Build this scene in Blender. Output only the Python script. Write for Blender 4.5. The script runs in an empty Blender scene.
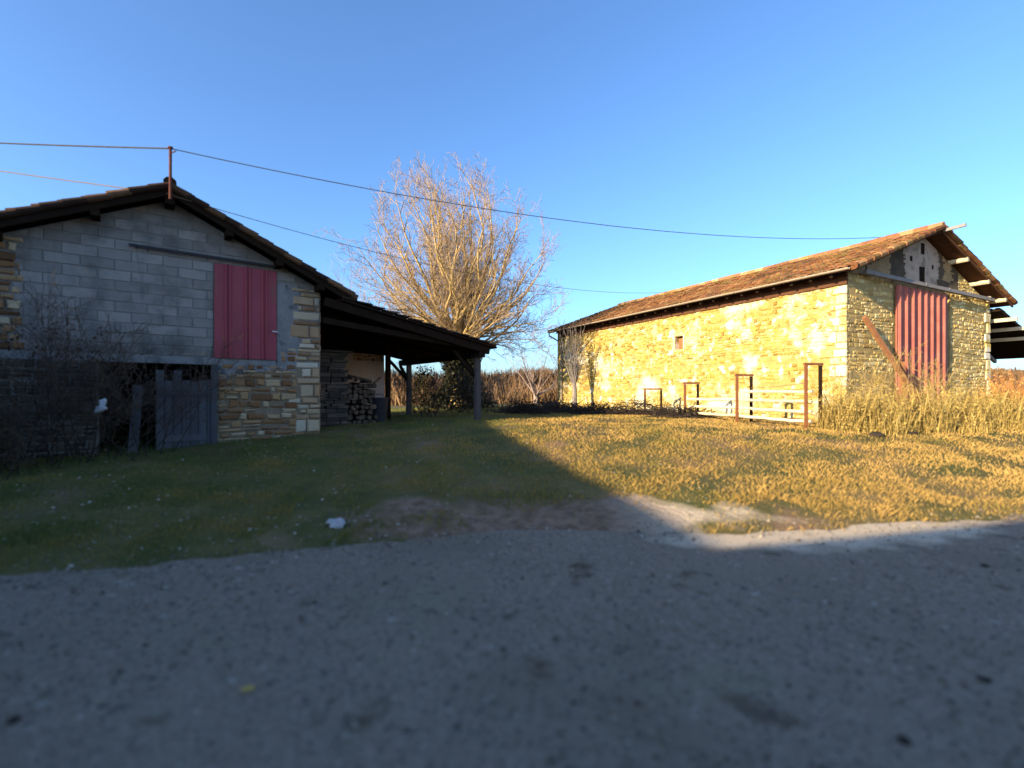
import bpy, math, random
from mathutils import Vector, Matrix, noise
R = math.radians
F, HY, CZ = 485.0, 393.0, 1.6            # focal length in pixels, horizon row, eye height
scene = bpy.context.scene
COL = scene.collection

def at(px, py, D):
    return Vector(((px-512)/F*D, D, CZ+(HY-py)/F*D))

# ------------------------------------------------------------------ materials
def mat(name, cols, scale=4.0, tint=0.0, bump=0.3, bscale=None, rough=0.9, patches=(), stretch=(1,1,1), detail=6.0,
        bdist=0.02, spec=0.12, metal=0.0):
    m = bpy.data.materials.new(name); m.use_nodes = True
    nt = m.node_tree; N = nt.nodes; L = nt.links
    b = N['Principled BSDF']
    b.inputs['Roughness'].default_value = rough
    b.inputs['Specular IOR Level'].default_value = spec
    b.inputs['Metallic'].default_value = metal
    tc = N.new('ShaderNodeTexCoord'); mp = N.new('ShaderNodeMapping'); mp.inputs['Scale'].default_value = stretch
    L.new(tc.outputs['Object'], mp.inputs['Vector'])
    nz = N.new('ShaderNodeTexNoise'); nz.inputs['Scale'].default_value = scale; nz.inputs['Detail'].default_value = detail
    nz.inputs['Roughness'].default_value = 0.65
    L.new(mp.outputs[0], nz.inputs['Vector'])
    fac = nz.outputs['Fac']
    if tint > 0:
        at_ = N.new('ShaderNodeAttribute'); at_.attribute_name = 'tint'
        mx = N.new('ShaderNodeMix'); mx.data_type = 'FLOAT'; mx.inputs[0].default_value = tint
        L.new(nz.outputs['Fac'], mx.inputs[2]); L.new(at_.outputs['Fac'], mx.inputs[3]); fac = mx.outputs[0]
    rp = N.new('ShaderNodeValToRGB'); L.new(fac, rp.inputs['Fac'])
    e = rp.color_ramp.elements
    while len(e) < len(cols): e.new(0.5)
    for k, (p, c) in enumerate(cols):
        e[k].position = p; e[k].color = (*c, 1)
    out = rp.outputs['Color']
    for k, (c, sc, lo, hi, st) in enumerate(patches):
        mp2 = N.new('ShaderNodeMapping'); mp2.inputs['Scale'].default_value = st; mp2.inputs['Location'].default_value = (k*7.3+3.1, k*3.7, k*5.1)
        L.new(tc.outputs['Object'], mp2.inputs['Vector'])
        n2 = N.new('ShaderNodeTexNoise'); n2.inputs['Scale'].default_value = sc; n2.inputs['Detail'].default_value = 5
        n2.inputs['Roughness'].default_value = 0.6
        L.new(mp2.outputs[0], n2.inputs['Vector'])
        mr = N.new('ShaderNodeMapRange'); mr.inputs['From Min'].default_value = lo; mr.inputs['From Max'].default_value = hi
        L.new(n2.outputs['Fac'], mr.inputs['Value'])
        mc = N.new('ShaderNodeMix'); mc.data_type = 'RGBA'
        L.new(mr.outputs[0], mc.inputs[0]); L.new(out, mc.inputs[6]); mc.inputs[7].default_value = (*c, 1)
        out = mc.outputs[2]
    L.new(out, b.inputs['Base Color'])
    if bump > 0:
        n3 = N.new('ShaderNodeTexNoise'); n3.inputs['Scale'].default_value = bscale or scale*5; n3.inputs['Detail'].default_value = 5
        L.new(mp.outputs[0], n3.inputs['Vector'])
        bp = N.new('ShaderNodeBump'); bp.inputs['Strength'].default_value = bump; bp.inputs['Distance'].default_value = bdist
        L.new(n3.outputs['Fac'], bp.inputs['Height']); L.new(bp.outputs[0], b.inputs['Normal'])
    return m

M = {}
M['block'] = mat('concrete_block', [(.05,(.18,.152,.13)),(.5,(.275,.236,.205)),(.95,(.39,.335,.29))], 3, tint=.4, bump=.5, bscale=45, bdist=.006,
                 patches=[((.10,.09,.08),1.1,.48,.68,(1,1,1)), ((.36,.29,.19),1.3,.62,.78,(1,1,1)), ((.13,.12,.11),1.2,.60,.80,(5,5,.5))])
M['mortar_grey'] = mat('grey_mortar', [(.2,(.17,.15,.13)),(.8,(.29,.255,.22))], 6, bump=.5, bscale=30)
M['render_grey'] = mat('grey_render', [(.2,(.15,.14,.135)),(.55,(.25,.235,.22)),(.85,(.36,.33,.30))], 3.5, bump=.7, bscale=14, patches=[((.10,.10,.10),2.6,.56,.66,(1,1,1))])
M['stone_brown'] = mat('brown_stone', [(.03,(.07,.04,.025)),(.3,(.26,.125,.055)),(.55,(.40,.23,.11)),(.8,(.50,.36,.21)),(.97,(.58,.49,.36))], 5, tint=.7, bump=.6, bscale=22)
M['mortar_brown'] = mat('brown_mortar', [(.2,(.13,.08,.045)),(.8,(.26,.19,.12))], 5, bump=.6, bscale=25)
M['mortar_tan'] = mat('tan_mortar', [(.2,(.17,.12,.075)),(.8,(.33,.25,.165))], 5, bump=.6, bscale=25)
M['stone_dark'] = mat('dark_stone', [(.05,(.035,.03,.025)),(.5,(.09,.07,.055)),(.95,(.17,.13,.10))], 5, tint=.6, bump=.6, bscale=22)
YP = [((.66,.61,.45),.75,.53,.66,(1,1,1)), ((.70,.67,.55),2.6,.56,.68,(1,1,1)), ((.30,.15,.05),.7,.60,.78,(1,1,1))]
M['stone_yellow'] = mat('ochre_stone', [(.03,(.16,.10,.025)),(.28,(.36,.24,.055)),(.55,(.52,.38,.10)),(.8,(.62,.49,.18)),(.97,(.70,.61,.38))], 5, tint=.78, bump=.6, bscale=20, patches=YP)
M['mortar_yellow'] = mat('ochre_mortar', [(.2,(.24,.16,.045)),(.8,(.42,.32,.12))], 5, bump=.6, bscale=25, patches=YP[:2])
M['stone_gable'] = mat('weathered_ochre_stone', [(.03,(.22,.14,.05)),(.3,(.42,.29,.10)),(.6,(.58,.44,.18)),(.95,(.68,.57,.32))], 5, tint=.72, bump=.6, bscale=20,
                      patches=[((.10,.085,.07),.8,.58,.72,(1,1,1))])
M['mortar_gable'] = mat('weathered_ochre_mortar', [(.2,(.27,.19,.075)),(.8,(.46,.35,.16))], 5, bump=.6, bscale=25)
M['quoin'] = mat('pale_limestone', [(.05,(.46,.36,.16)),(.4,(.60,.51,.32)),(.75,(.70,.65,.53)),(.95,(.76,.74,.68))], 3, tint=.6, bump=.5, bscale=18, patches=[((.50,.37,.11),2.2,.50,.58,(1,1,1))])
M['quoin_brown'] = mat('tan_stone', [(.05,(.16,.08,.045)),(.35,(.36,.21,.11)),(.65,(.48,.36,.22)),(.95,(.62,.55,.43))], 4, tint=.65, bump=.6, bscale=18)
M['plaster'] = mat('old_plaster', [(.2,(.30,.22,.16)),(.6,(.44,.34,.26)),(.9,(.52,.43,.34))], 3, bump=.5, bscale=16, patches=[((.20,.15,.11),2.4,.52,.66,(1,1,1))])
M['plaster_dark'] = mat('stained_plaster', [(.2,(.04,.03,.022)),(.6,(.10,.075,.05)),(.9,(.22,.16,.09))], 3, bump=.5, bscale=16)
M['plaster_tan'] = mat('tan_plaster', [(.2,(.20,.13,.065)),(.6,(.34,.23,.12)),(.9,(.42,.31,.18))], 3, bump=.5, bscale=16, patches=[((.14,.11,.09),2.2,.58,.72,(1,1,1))])
M['pink_render'] = mat('pinkish_render', [(.2,(.50,.39,.35)),(.6,(.62,.50,.46)),(.9,(.68,.57,.53))], 2.5, bump=.4, bscale=18, patches=[((.36,.24,.13),.9,.6,.66,(1,1,1))])
M['tile'] = mat('clay_tile', [(.03,(.055,.026,.014)),(.3,(.135,.056,.025)),(.6,(.215,.095,.04)),(.85,(.29,.155,.07)),(.98,(.36,.25,.13))], 7, tint=.75, bump=.5, bscale=35,
                patches=[((.16,.115,.035),1.6,.50,.68,(1,1,1)), ((.06,.042,.03),1.1,.52,.70,(1,1,1))])
M['tile_old'] = mat('blackened_clay_tile', [(.03,(.02,.013,.01)),(.4,(.05,.027,.018)),(.75,(.11,.06,.033)),(.98,(.24,.14,.07))], 7, tint=.7, bump=.5, bscale=35)
M['tile_moss'] = mat('mossy_clay_tile', [(.03,(.10,.05,.03)),(.4,(.26,.12,.06)),(.8,(.38,.22,.11)),(.98,(.45,.36,.2))], 7, tint=.7, bump=.5, bscale=35,
                patches=[((.22,.17,.05),2.2,.5,.66,(1,1,1))])
M['wood_dark'] = mat('dark_old_wood', [(.1,(.010,.006,.004)),(.6,(.024,.015,.010)),(.95,(.05,.032,.022))], 4, tint=.35, bump=.5, spec=.03, stretch=(1,1,1))
M['wood_grey'] = mat('weathered_grey_wood', [(.1,(.12,.11,.11)),(.6,(.24,.225,.215)),(.95,(.36,.34,.32))], 5, tint=.4, bump=.4)
M['wood_post'] = mat('dark_post_wood', [(.1,(.05,.042,.04)),(.6,(.10,.085,.08)),(.95,(.16,.14,.13))], 5, tint=.4, bump=.4)
M['wood_brown'] = mat('brown_eave_wood', [(.1,(.05,.022,.012)),(.6,(.11,.05,.028)),(.95,(.18,.09,.05))], 4, tint=.35, bump=.5)
M['wood_pale'] = mat('pale_bleached_wood', [(.1,(.36,.29,.19)),(.6,(.55,.47,.34)),(.95,(.66,.60,.48))], 5, tint=.3, bump=.4)
M['wood_rust'] = mat('reddish_wood', [(.1,(.14,.06,.03)),(.6,(.28,.13,.06)),(.95,(.38,.22,.11))], 5, bump=.5)
M['slate_board'] = mat('blue_grey_board', [(.1,(.05,.048,.05)),(.6,(.105,.10,.105)),(.95,(.17,.16,.165))], 3, tint=.5, bump=.4, stretch=(3,3,.6))
M['red_sheet'] = mat('crimson_painted_sheet', [(.15,(.24,.030,.042)),(.6,(.345,.047,.062)),(.95,(.41,.085,.09))], 1.6, bump=.1, rough=.5, spec=.4, patches=[((.22,.07,.05),1.8,.6,.8,(3,3,.5))])
M['red_door'] = mat('faded_red_sheet', [(.15,(.22,.06,.05)),(.6,(.33,.11,.085)),(.95,(.42,.20,.15))], 2, bump=.15, rough=.55, patches=[((.24,.12,.06),2.5,.57,.75,(3,3,.5))])
M['rust'] = mat('rusty_iron', [(.1,(.09,.035,.02)),(.6,(.20,.08,.035)),(.95,(.30,.14,.065))], 9, bump=.4, rough=.8)
M['dark_metal'] = mat('dark_iron', [(.1,(.02,.02,.022)),(.9,(.055,.05,.05))], 6, bump=.2, rough=.6)
M['zinc'] = mat('zinc_gutter', [(.1,(.24,.19,.14)),(.9,(.40,.34,.27))], 4, bump=.1, rough=.5)
M['cable'] = mat('black_cable', [(.1,(.04,.035,.03)),(.9,(.08,.065,.055))], 4, bump=0)
M['wire'] = mat('dull_wire', [(.1,(.15,.10,.05)),(.9,(.22,.15,.08))], 4, bump=0)
M['white_plastic'] = mat('white_plastic', [(.1,(.42,.42,.43)),(.9,(.70,.70,.70))], 5, bump=.3, rough=.6)
M['bark'] = mat('golden_bark', [(.1,(.20,.135,.06)),(.5,(.40,.28,.12)),(.9,(.52,.39,.19))], 6, bump=.7, bscale=18, stretch=(1,1,.5))
M['twig'] = mat('pale_twig', [(.1,(.21,.145,.09)),(.9,(.36,.26,.175))], 2, bump=0)
M['twig_dark'] = mat('dark_bramble_stem', [(.1,(.022,.017,.014)),(.9,(.055,.04,.032))], 3, bump=0)
M['twig_bramble'] = mat('brown_bramble_twig', [(.1,(.05,.035,.025)),(.9,(.13,.09,.065))], 3, bump=0)
M['ivy_brown'] = mat('withered_bramble_leaf', [(.1,(.03,.022,.014)),(.9,(.10,.07,.045))], 3, tint=.6, bump=0)
M['bark_grey'] = mat('pale_grey_bark', [(.1,(.14,.12,.11)),(.9,(.34,.29,.26))], 6, bump=.5)
M['twig_pink'] = mat('pinkish_twig', [(.1,(.22,.16,.14)),(.9,(.36,.28,.25))], 2, bump=0)
M['ivy'] = mat('dark_ivy_leaf', [(.1,(.014,.016,.008)),(.9,(.045,.042,.02))], 6, tint=.5, bump=0, rough=.6)
M['leaf_gold'] = mat('golden_leaf', [(.1,(.26,.16,.03)),(.9,(.5,.36,.08))], 6, tint=.6, bump=0)
M['leaf_dry'] = mat('dead_leaf', [(.1,(.15,.10,.06)),(.6,(.32,.25,.17)),(.9,(.5,.45,.38))], 6, tint=.8, bump=0)
M['grass'] = mat('winter_grass', [(.05,(.065,.095,.024)),(.33,(.135,.15,.038)),(.54,(.29,.19,.05)),(.95,(.53,.335,.11))], .35, tint=.65, bump=0, spec=.15)
M['straw'] = mat('dry_straw', [(.05,(.15,.095,.033)),(.5,(.33,.235,.07)),(.95,(.52,.39,.135))], 1, tint=.6, bump=0)
M['bracken'] = mat('orange_bracken', [(.05,(.24,.09,.03)),(.5,(.42,.17,.05)),(.95,(.55,.27,.09))], 1, tint=.6, bump=0)
M['scrub'] = mat('brown_scrub', [(.05,(.05,.03,.018)),(.5,(.14,.08,.04)),(.95,(.27,.175,.09))], .5, tint=.6, bump=0)
M['stone_loose'] = mat('grey_fieldstone', [(.1,(.16,.15,.14)),(.9,(.40,.38,.35))], 8, bump=.5)
M['stone_white'] = mat('white_fieldstone', [(.1,(.20,.19,.18)),(.9,(.62,.61,.60))], 8, bump=.5)
M['mud'] = mat('dark_mud', [(.1,(.018,.014,.011)),(.9,(.05,.038,.028))], 8, bump=.6)
M['house_wall'] = mat('house_render', [(.1,(.35,.28,.2)),(.9,(.5,.42,.32))], 2, bump=.4)
M['glass_dark'] = mat('window_glass', [(.1,(.02,.025,.03)),(.9,(.04,.05,.06))], 2, bump=0, rough=.1, spec=.5)

# ------------------------------------------------------------------ mesh builder
class MB:
    def __init__(self): self.v=[]; self.f=[]; self.t=[]; self.m=[]
    def poly(self, pts, t=.5, m=0):
        n=len(self.v); self.v += [tuple(p) for p in pts]; self.f.append(tuple(range(n,n+len(pts)))); self.t.append(t); self.m.append(m)
    def grid(self, rings, t=.5, m=0, close=True, caps=True):
        n=len(self.v); k=len(rings[0])
        for r in rings: self.v += [tuple(p) for p in r]
        for i in range(len(rings)-1):
            for j in range(k if close else k-1):
                a=n+i*k+j; b=n+i*k+(j+1)%k
                self.f.append((a,b,b+k,a+k)); self.t.append(t); self.m.append(m)
        if caps and close and k>2:
            self.f.append(tuple(n+j for j in reversed(range(k)))); self.t.append(t); self.m.append(m)
            e=n+(len(rings)-1)*k
            self.f.append(tuple(e+j for j in range(k))); self.t.append(t); self.m.append(m)
    def prism(self, base, off, t=.5, m=0):     # polygon swept by a vector
        o=Vector(off); self.grid([[Vector(p) for p in base],[Vector(p)+o for p in base]], t, m)
    def box(self, a, b, t=.5, m=0):
        x0,y0,z0=a; x1,y1,z1=b
        self.prism([(x0,y0,z0),(x1,y0,z0),(x1,y1,z0),(x0,y1,z0)],(0,0,z1-z0),t,m)
    def tube(self, pts, radii, sides=6, t=.5, caps=True, m=0):
        pts=[Vector(p) for p in pts]; rings=[]
        up=Vector((.31,.17,.93))
        for i,p in enumerate(pts):
            d=(pts[min(i+1,len(pts)-1)]-pts[max(i-1,0)])
            d=d.normalized() if d.length>1e-9 else Vector((0,0,1))
            u=up if abs(d.dot(up))<.95 else Vector((1,.1,0))
            a=d.cross(u).normalized(); b=d.cross(a)
            r=radii[i] if hasattr(radii,'__len__') else radii
            rings.append([p+a*(r*math.cos(2*math.pi*j/sides))+b*(r*math.sin(2*math.pi*j/sides)) for j in range(sides)])
        self.grid(rings,t,m,True,caps)
    def beam(self, p, q, w, h, t=.5, up=(0,0,1)):
        p=Vector(p); q=Vector(q); d=(q-p).normalized(); s=d.cross(Vector(up)).normalized(); u=s.cross(d)
        c=[s*(-w/2)+u*(-h/2), s*(w/2)+u*(-h/2), s*(w/2)+u*(h/2), s*(-w/2)+u*(h/2)]
        self.grid([[p+k for k in c],[q+k for k in c]],t)
    def build(self, name, material, parent=None, smooth=False, loc=None):
        me=bpy.data.meshes.new(name); me.from_pydata(self.v,[],self.f)
        mats = material if isinstance(material,(list,tuple)) else [material]
        for mm in mats: me.materials.append(mm)
        a=me.attributes.new('tint','FLOAT','FACE'); a.data.foreach_set('value', self.t)
        if len(mats)>1: me.polygons.foreach_set('material_index', self.m)
        if smooth: me.polygons.foreach_set('use_smooth',[True]*len(self.f))
        me.update()
        o=bpy.data.objects.new(name,me); COL.objects.link(o)
        if parent is not None: o.parent=parent
        if loc is not None: o.location=loc
        return o

def tag(o, label=None, cat=None, group=None, kind=None):
    if label: o['label']=label
    if cat: o['category']=cat
    if group: o['group']=group
    if kind: o['kind']=kind
    return o
def thing(name, label, cat, loc=(0,0,0), rz=0.0, group=None):
    o=bpy.data.objects.new(name,None); COL.objects.link(o); o.location=loc; o.rotation_euler=(0,0,rz)
    return tag(o,label,cat,group)

# ------------------------------------------------------------------ masonry
def clip(poly, conv):
    out=poly
    n=len(conv)
    for i in range(n):
        ax,az=conv[i]; bx,bz=conv[(i+1)%n]; inp=out; out=[]
        if not inp: return []
        def side(p): return (bx-ax)*(p[1]-az)-(bz-az)*(p[0]-ax)
        for j in range(len(inp)):
            p=inp[j]; q=inp[(j+1)%len(inp)]; sp=side(p); sq=side(q)
            if sp>=0: out.append(p)
            if (sp>=0)!=(sq>=0):
                k=sp/(sp-sq); out.append((p[0]+(q[0]-p[0])*k, p[1]+(q[1]-p[1])*k))
    return out
def subtract(rects, h):
    res=[]
    for (a,b,c,d) in rects:
        if b<=h[0] or a>=h[1] or d<=h[2] or c>=h[3]: res.append((a,b,c,d)); continue
        if a<h[0]: res.append((a,h[0],c,d))
        if b>h[1]: res.append((h[1],b,c,d))
        x0=max(a,h[0]); x1=min(b,h[1])
        if c<h[2]: res.append((x0,x1,c,h[2]))
        if d>h[3]: res.append((x0,x1,h[3],d))
    return res
def area(p):
    return abs(sum(p[i][0]*p[(i+1)%len(p)][1]-p[(i+1)%len(p)][0]*p[i][1] for i in range(len(p))))/2
def masonry(mb, fr, region, conv, rows, wid, rng, holes=(), gap=.012, jit=.012, prot=(.015,.04), inset=.02, bond=None, wander=0.0, tone=None):
    """individual stones laid in courses; fr(a,z,p) maps wall coordinates to space"""
    x0,x1,z0,z1=region; z=z0; k=0
    while z<z1-.01:
        h=rng.uniform(*rows); 
        if z+h>z1-rows[0]*.5: h=z1-z
        x=x0-(bond*(k%2) if bond else rng.uniform(0,wid[0])); cells=[]
        while x<x1:
            w=rng.uniform(*wid); 
            if rng.random()<.15 and not bond: w*=1.5
            a=max(x,x0); b=min(x+w,x1)
            if b-a>.03:
                if not bond and h>rows[0]*1.5 and rng.random()<.22:
                    s=rng.uniform(.35,.65)*h; cells += [(a,b,z,z+s),(a,b,z+s,z+h)]
                else: cells.append((a,b,z,z+h))
            x+=w
        for hh in holes: cells=subtract(cells,hh)
        for (a,b,c,d) in cells:
            wz=(lambda xx,zz: wander*noise.noise(Vector((xx*.9,zz*1.3,3.3)))) if wander else (lambda xx,zz:0.0)
            g=gap/2
            p=[(a+g,c+g),(b-g,c+g),(b-g,d-g),(a+g,d-g)]
            if b-a<3*gap or d-c<3*gap: continue
            edge = a<=x0+.001 or b>=x1-.001
            if jit: p=[(q[0]+rng.uniform(-jit,jit)*(0 if edge else 1), q[1]+rng.uniform(-jit,jit)) for q in p]
            if jit>.008:                       # break the straight edges of rubble
                q2=[]
                for i in range(4):
                    u=p[i]; v=p[(i+1)%4]; q2.append(u)
                    q2.append(((u[0]+v[0])/2+rng.uniform(-jit,jit)*.7,(u[1]+v[1])/2+rng.uniform(-jit,jit)*.7))
                p=q2
            if wander: p=[(q[0],q[1]+wz(q[0],q[1])) for q in p]
            if conv: p=clip(p,conv)
            if len(p)<3 or area(p)<.0015: continue
            cx=sum(q[0] for q in p)/len(p); cz=sum(q[1] for q in p)/len(p)
            pr=rng.uniform(*prot); hx=(max(q[0] for q in p)-min(q[0] for q in p))/2; hz=(max(q[1] for q in p)-min(q[1] for q in p))/2
            s1x=max(.3,1-inset*.35/max(hx,.01)); s1z=max(.3,1-inset*.35/max(hz,.01)); s2x=max(.2,1-inset/max(hx,.01)); s2z=max(.2,1-inset/max(hz,.01))
            tl=(rng.uniform(-.25,.25)*pr/max(hx,.02), rng.uniform(-.25,.25)*pr/max(hz,.02)) if jit>.008 else (0,0)
            r0=[fr(q[0],q[1],-.01) for q in p]
            r1=[fr(cx+(q[0]-cx)*s1x,cz+(q[1]-cz)*s1z,pr*.62+tl[0]*(q[0]-cx)*.5+tl[1]*(q[1]-cz)*.5) for q in p]
            r2=[fr(cx+(q[0]-cx)*s2x,cz+(q[1]-cz)*s2z,pr+tl[0]*(q[0]-cx)+tl[1]*(q[1]-cz)) for q in p]
            t=rng.random() if tone is None else min(1,max(0,tone(cx,cz)+rng.uniform(-.25,.25)))
            n=len(mb.v); kk=len(p); mb.v+=[tuple(q) for q in r0+r1+r2]
            for i in range(2):
                for j in range(kk):
                    a_=n+i*kk+j; b_=n+i*kk+(j+1)%kk
                    mb.f.append((a_,b_,b_+kk,a_+kk)); mb.t.append(t); mb.m.append(0)
            mb.f.append(tuple(n+2*kk+j for j in range(kk))); mb.t.append(t); mb.m.append(0)
        z+=h; k+=1

# ------------------------------------------------------------------ clay tile roof
def tile_slope(mb, ridge, down, along, length, slope_len, rng, pitch=.21, row=.36, seg=6, amp=.06):
    """ridge: top corner, down: unit vector down the slope, along: unit vector along the ridge"""
    down=Vector(down); along=Vector(along); nrm=along.cross(down).normalized()
    if nrm.z<0: nrm=-nrm
    ncol=int(round(length/pitch)); pitch=length/ncol; nrow=int(round(slope_len/row)); row=slope_len/nrow
    for c in range(ncol):
        sh=[rng.uniform(-.02,.02) for _ in range(nrow+1)]; 
        for r in range(nrow):
            t=min(1,max(0,rng.gauss(.5,.25))); lift=rng.uniform(-.008,.012); skew=rng.uniform(-.012,.012)
            top=[];bot=[]
            for k in range(seg+1):
                ph=k/seg
                h=amp*math.sqrt(max(0,1-(2*((ph*1.0))-1)**2)) if True else 0
                y=(c+ph)*pitch
                s0=r*row; s1=(r+1)*row+.03+sh[r]
                sag=-.05*math.sin(math.pi*min(1,max(0,y/length)))*math.sin(math.pi*min(1,s0/slope_len))+.03*noise.noise(Vector((y*.5,s0*.7,ridge[2])))
                w=1-.12*0
                top.append(Vector(ridge)+along*y+down*s0+nrm*(h*.8+sag))
                bot.append(Vector(ridge)+along*(y+skew)+down*s1+nrm*(h+.03+lift+sag))
            mb.grid([top,bot],t,0,close=False)
            low=[b-nrm*.03 for b in bot]
            mb.grid([bot,low],t,0,close=False)
def verge_tiles(mb, p0, down, slope_len, side, rng, rad=.095, row=.36):
    down=Vector(down).normalized(); n=int(slope_len/row)
    for r in range(n+1):
        a=Vector(p0)+down*(r*row); b=Vector(p0)+down*min(slope_len,(r+1)*row+.05)
        j=Vector((rng.uniform(-.012,.012),rng.uniform(-.012,.012),rng.uniform(0,.02)))
        mb.tube([a+j,b+j+Vector((0,0,.02))],[rad*.85,rad],8,rng.random())

# ------------------------------------------------------------------ terrain
EDGE=[(-40,2.2),(-8,3.2),(-4.4,4.2),(-2.1,4.9),(-.1,5.6),(2.4,5.45),(6.7,6.3),(12,7.4),(40,12)]
def lerp_tab(T,x):
    if x<=T[0][0]: return T[0][1]
    for (a,b),(c,d) in zip(T,T[1:]):
        if x<=c: return b+(d-b)*(x-a)/(c-a)
    return T[-1][1]
SL=[(-8,.075),(-6,.08),(-1,.118),(3,.14),(6,.165),(40,.165)]
TOP=[(-12,.75),(-6,.80),(-1,.90),(6,.86),(40,.9)]
def gz(x,y):
    d=y-lerp_tab(EDGE,x)-.2*noise.noise(Vector((x*.9,1.7,0)))-.16*noise.noise(Vector((x*2.7,y*1.5,4)))
    if d<0: z=-.05+max(-.0,0)
    else:
        s=lerp_tab(SL,x); cap=lerp_tab(TOP,x); z0=s*d+.045*(1-math.exp(-d*4))
        k=.12; z=-.05+cap*(1-math.exp(-((z0/cap)**1.0)*1.0)) if False else -.05+ (z0 if z0<cap-.25 else cap-.25*math.exp(-(z0-cap+.25)/.25))
    if d>0:
        f=min(1,.3+d/1.5)
        z+=f*(.05*noise.noise(Vector((x*.55,y*.55,2.)))+.022*noise.noise(Vector((x*1.9,y*1.9,5.))))
    if y>34: 
        z-=.07*(y-34) if y<80 else .07*46
    if y>80:
        u=min(1,(y-80)/160); u=u*u*(3-2*u)
        z+=u*(11+3.2*noise.noise(Vector((x*.012,.3,0)))+1.2*noise.noise(Vector((x*.05,.9,0))))
    return z

def spaced(a,b,fine0,fine1,step,grow):
    xs=[fine0]
    while xs[-1]<fine1: xs.append(xs[-1]+step)
    s=step; x=xs[-1]
    while x<b: s*=grow; x+=s; xs.append(x)
    s=step; x=xs[0]; pre=[]
    while x>a: s*=grow; x-=s; pre.append(x)
    return pre[::-1]+xs
xs=spaced(-420,420,-9,13,.2,1.16); ys=spaced(-60,420,3,17,.18,1.13)
g=MB(); nx=len(xs)
for y in ys:
    for x in xs: g.v.append((x,y,gz(x,y)))
for j in range(len(ys)-1):
    for i in range(nx-1):
        a=j*nx+i; g.f.append((a,a+1,a+nx+1,a+nx)); g.t.append(.5); g.m.append(0)
# ground: damp soil and turf, bare reddish earth along the road, brown woods far away
M['soil']=mat('turf_soil',[(.25,(.045,.05,.016)),(.45,(.095,.085,.028)),(.6,(.16,.115,.045)),(.8,(.22,.15,.065))],.8,bump=.7,bscale=14,bdist=.04,
              patches=[((.20,.125,.075),.55,.56,.66,(1,1,1)),((.055,.07,.02),.5,.5,.7,(1,1,1))])
ground=tag(g.build('ground',M['soil'],smooth=True),kind='structure')
nt=M['soil'].node_tree; N=nt.nodes; L=nt.links
def bare_mask(nt):       # band of bare earth at the road edge, in ground coordinates
    N=nt.nodes; L=nt.links
    tc=N.new('ShaderNodeTexCoord'); sx=N.new('ShaderNodeSeparateXYZ'); L.new(tc.outputs['Object'],sx.inputs[0])
    nz=N.new('ShaderNodeTexNoise'); nz.inputs['Scale'].default_value=1.1; nz.inputs['Detail'].default_value=6; L.new(tc.outputs['Object'],nz.inputs['Vector'])
    def math_(op,a,b=None,c=None):
        n=N.new('ShaderNodeMath'); n.operation=op
        for k,v in enumerate((a,b,c)):
            if v is None: continue
            if isinstance(v,(int,float)): n.inputs[k].default_value=v
            else: L.new(v,n.inputs[k])
        return n.outputs[0]
    dx=math_('SUBTRACT',sx.outputs[0],.35); dy=math_('SUBTRACT',sx.outputs[1],5.95)
    dy=math_('SUBTRACT',dy,math_('MULTIPLY',dx,.06))
    e=math_('ADD',math_('POWER',math_('ABSOLUTE',math_('DIVIDE',dx,2.6)),2.0),math_('POWER',math_('ABSOLUTE',math_('DIVIDE',dy,.75)),2.0))
    e=math_('ADD',e,math_('MULTIPLY',math_('SUBTRACT',nz.outputs['Fac'],.5),3.4))
    mr=N.new('ShaderNodeMapRange'); mr.inputs['From Min'].default_value=1.25; mr.inputs['From Max'].default_value=.6; L.new(e,mr.inputs['Value'])
    return mr.outputs[0], sx
mask,sx=bare_mask(nt)
pb=N['Principled BSDF']; src=pb.inputs['Base Color'].links[0].from_socket
mc=N.new('ShaderNodeMix'); mc.data_type='RGBA'; L.new(mask,mc.inputs[0]); L.new(src,mc.inputs[6])
nz=N.new('ShaderNodeTexNoise'); nz.inputs['Scale'].default_value=7; nz.inputs['Detail'].default_value=7
rp=N.new('ShaderNodeValToRGB'); rp.color_ramp.elements[0].position=.3; rp.color_ramp.elements[0].color=(.13,.075,.045,1); rp.color_ramp.elements[1].position=.7; rp.color_ramp.elements[1].color=(.28,.175,.115,1)
L.new(nz.outputs['Fac'],rp.inputs['Fac'])
sand=N.new('ShaderNodeMapRange'); sand.inputs['From Min'].default_value=1.1; sand.inputs['From Max'].default_value=2.3; L.new(sx.outputs[0],sand.inputs['Value'])
ms=N.new('ShaderNodeMix'); ms.data_type='RGBA'; L.new(sand.outputs[0],ms.inputs[0]); L.new(rp.outputs[0],ms.inputs[6]); ms.inputs[7].default_value=(.50,.40,.28,1)
L.new(ms.outputs[2],mc.inputs[7])
far=N.new('ShaderNodeMapRange'); far.inputs['From Min'].default_value=60; far.inputs['From Max'].default_value=120; L.new(sx.outputs[1],far.inputs['Value'])
mf=N.new('ShaderNodeMix'); mf.data_type='RGBA'; L.new(far.outputs[0],mf.inputs[0]); L.new(mc.outputs[2],mf.inputs[6])
nz2=N.new('ShaderNodeTexNoise'); nz2.inputs['Scale'].default_value=.12; nz2.inputs['Detail'].default_value=9; nz2.inputs['Roughness'].default_value=.75
rp2=N.new('ShaderNodeValToRGB'); rp2.color_ramp.elements[0].position=.35; rp2.color_ramp.elements[0].color=(.10,.06,.035,1); rp2.color_ramp.elements[1].position=.65; rp2.color_ramp.elements[1].color=(.25,.16,.08,1)
tc=N.new('ShaderNodeTexCoord'); L.new(tc.outputs['Object'],nz2.inputs['Vector']); L.new(tc.outputs['Object'],nz.inputs['Vector'])
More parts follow.
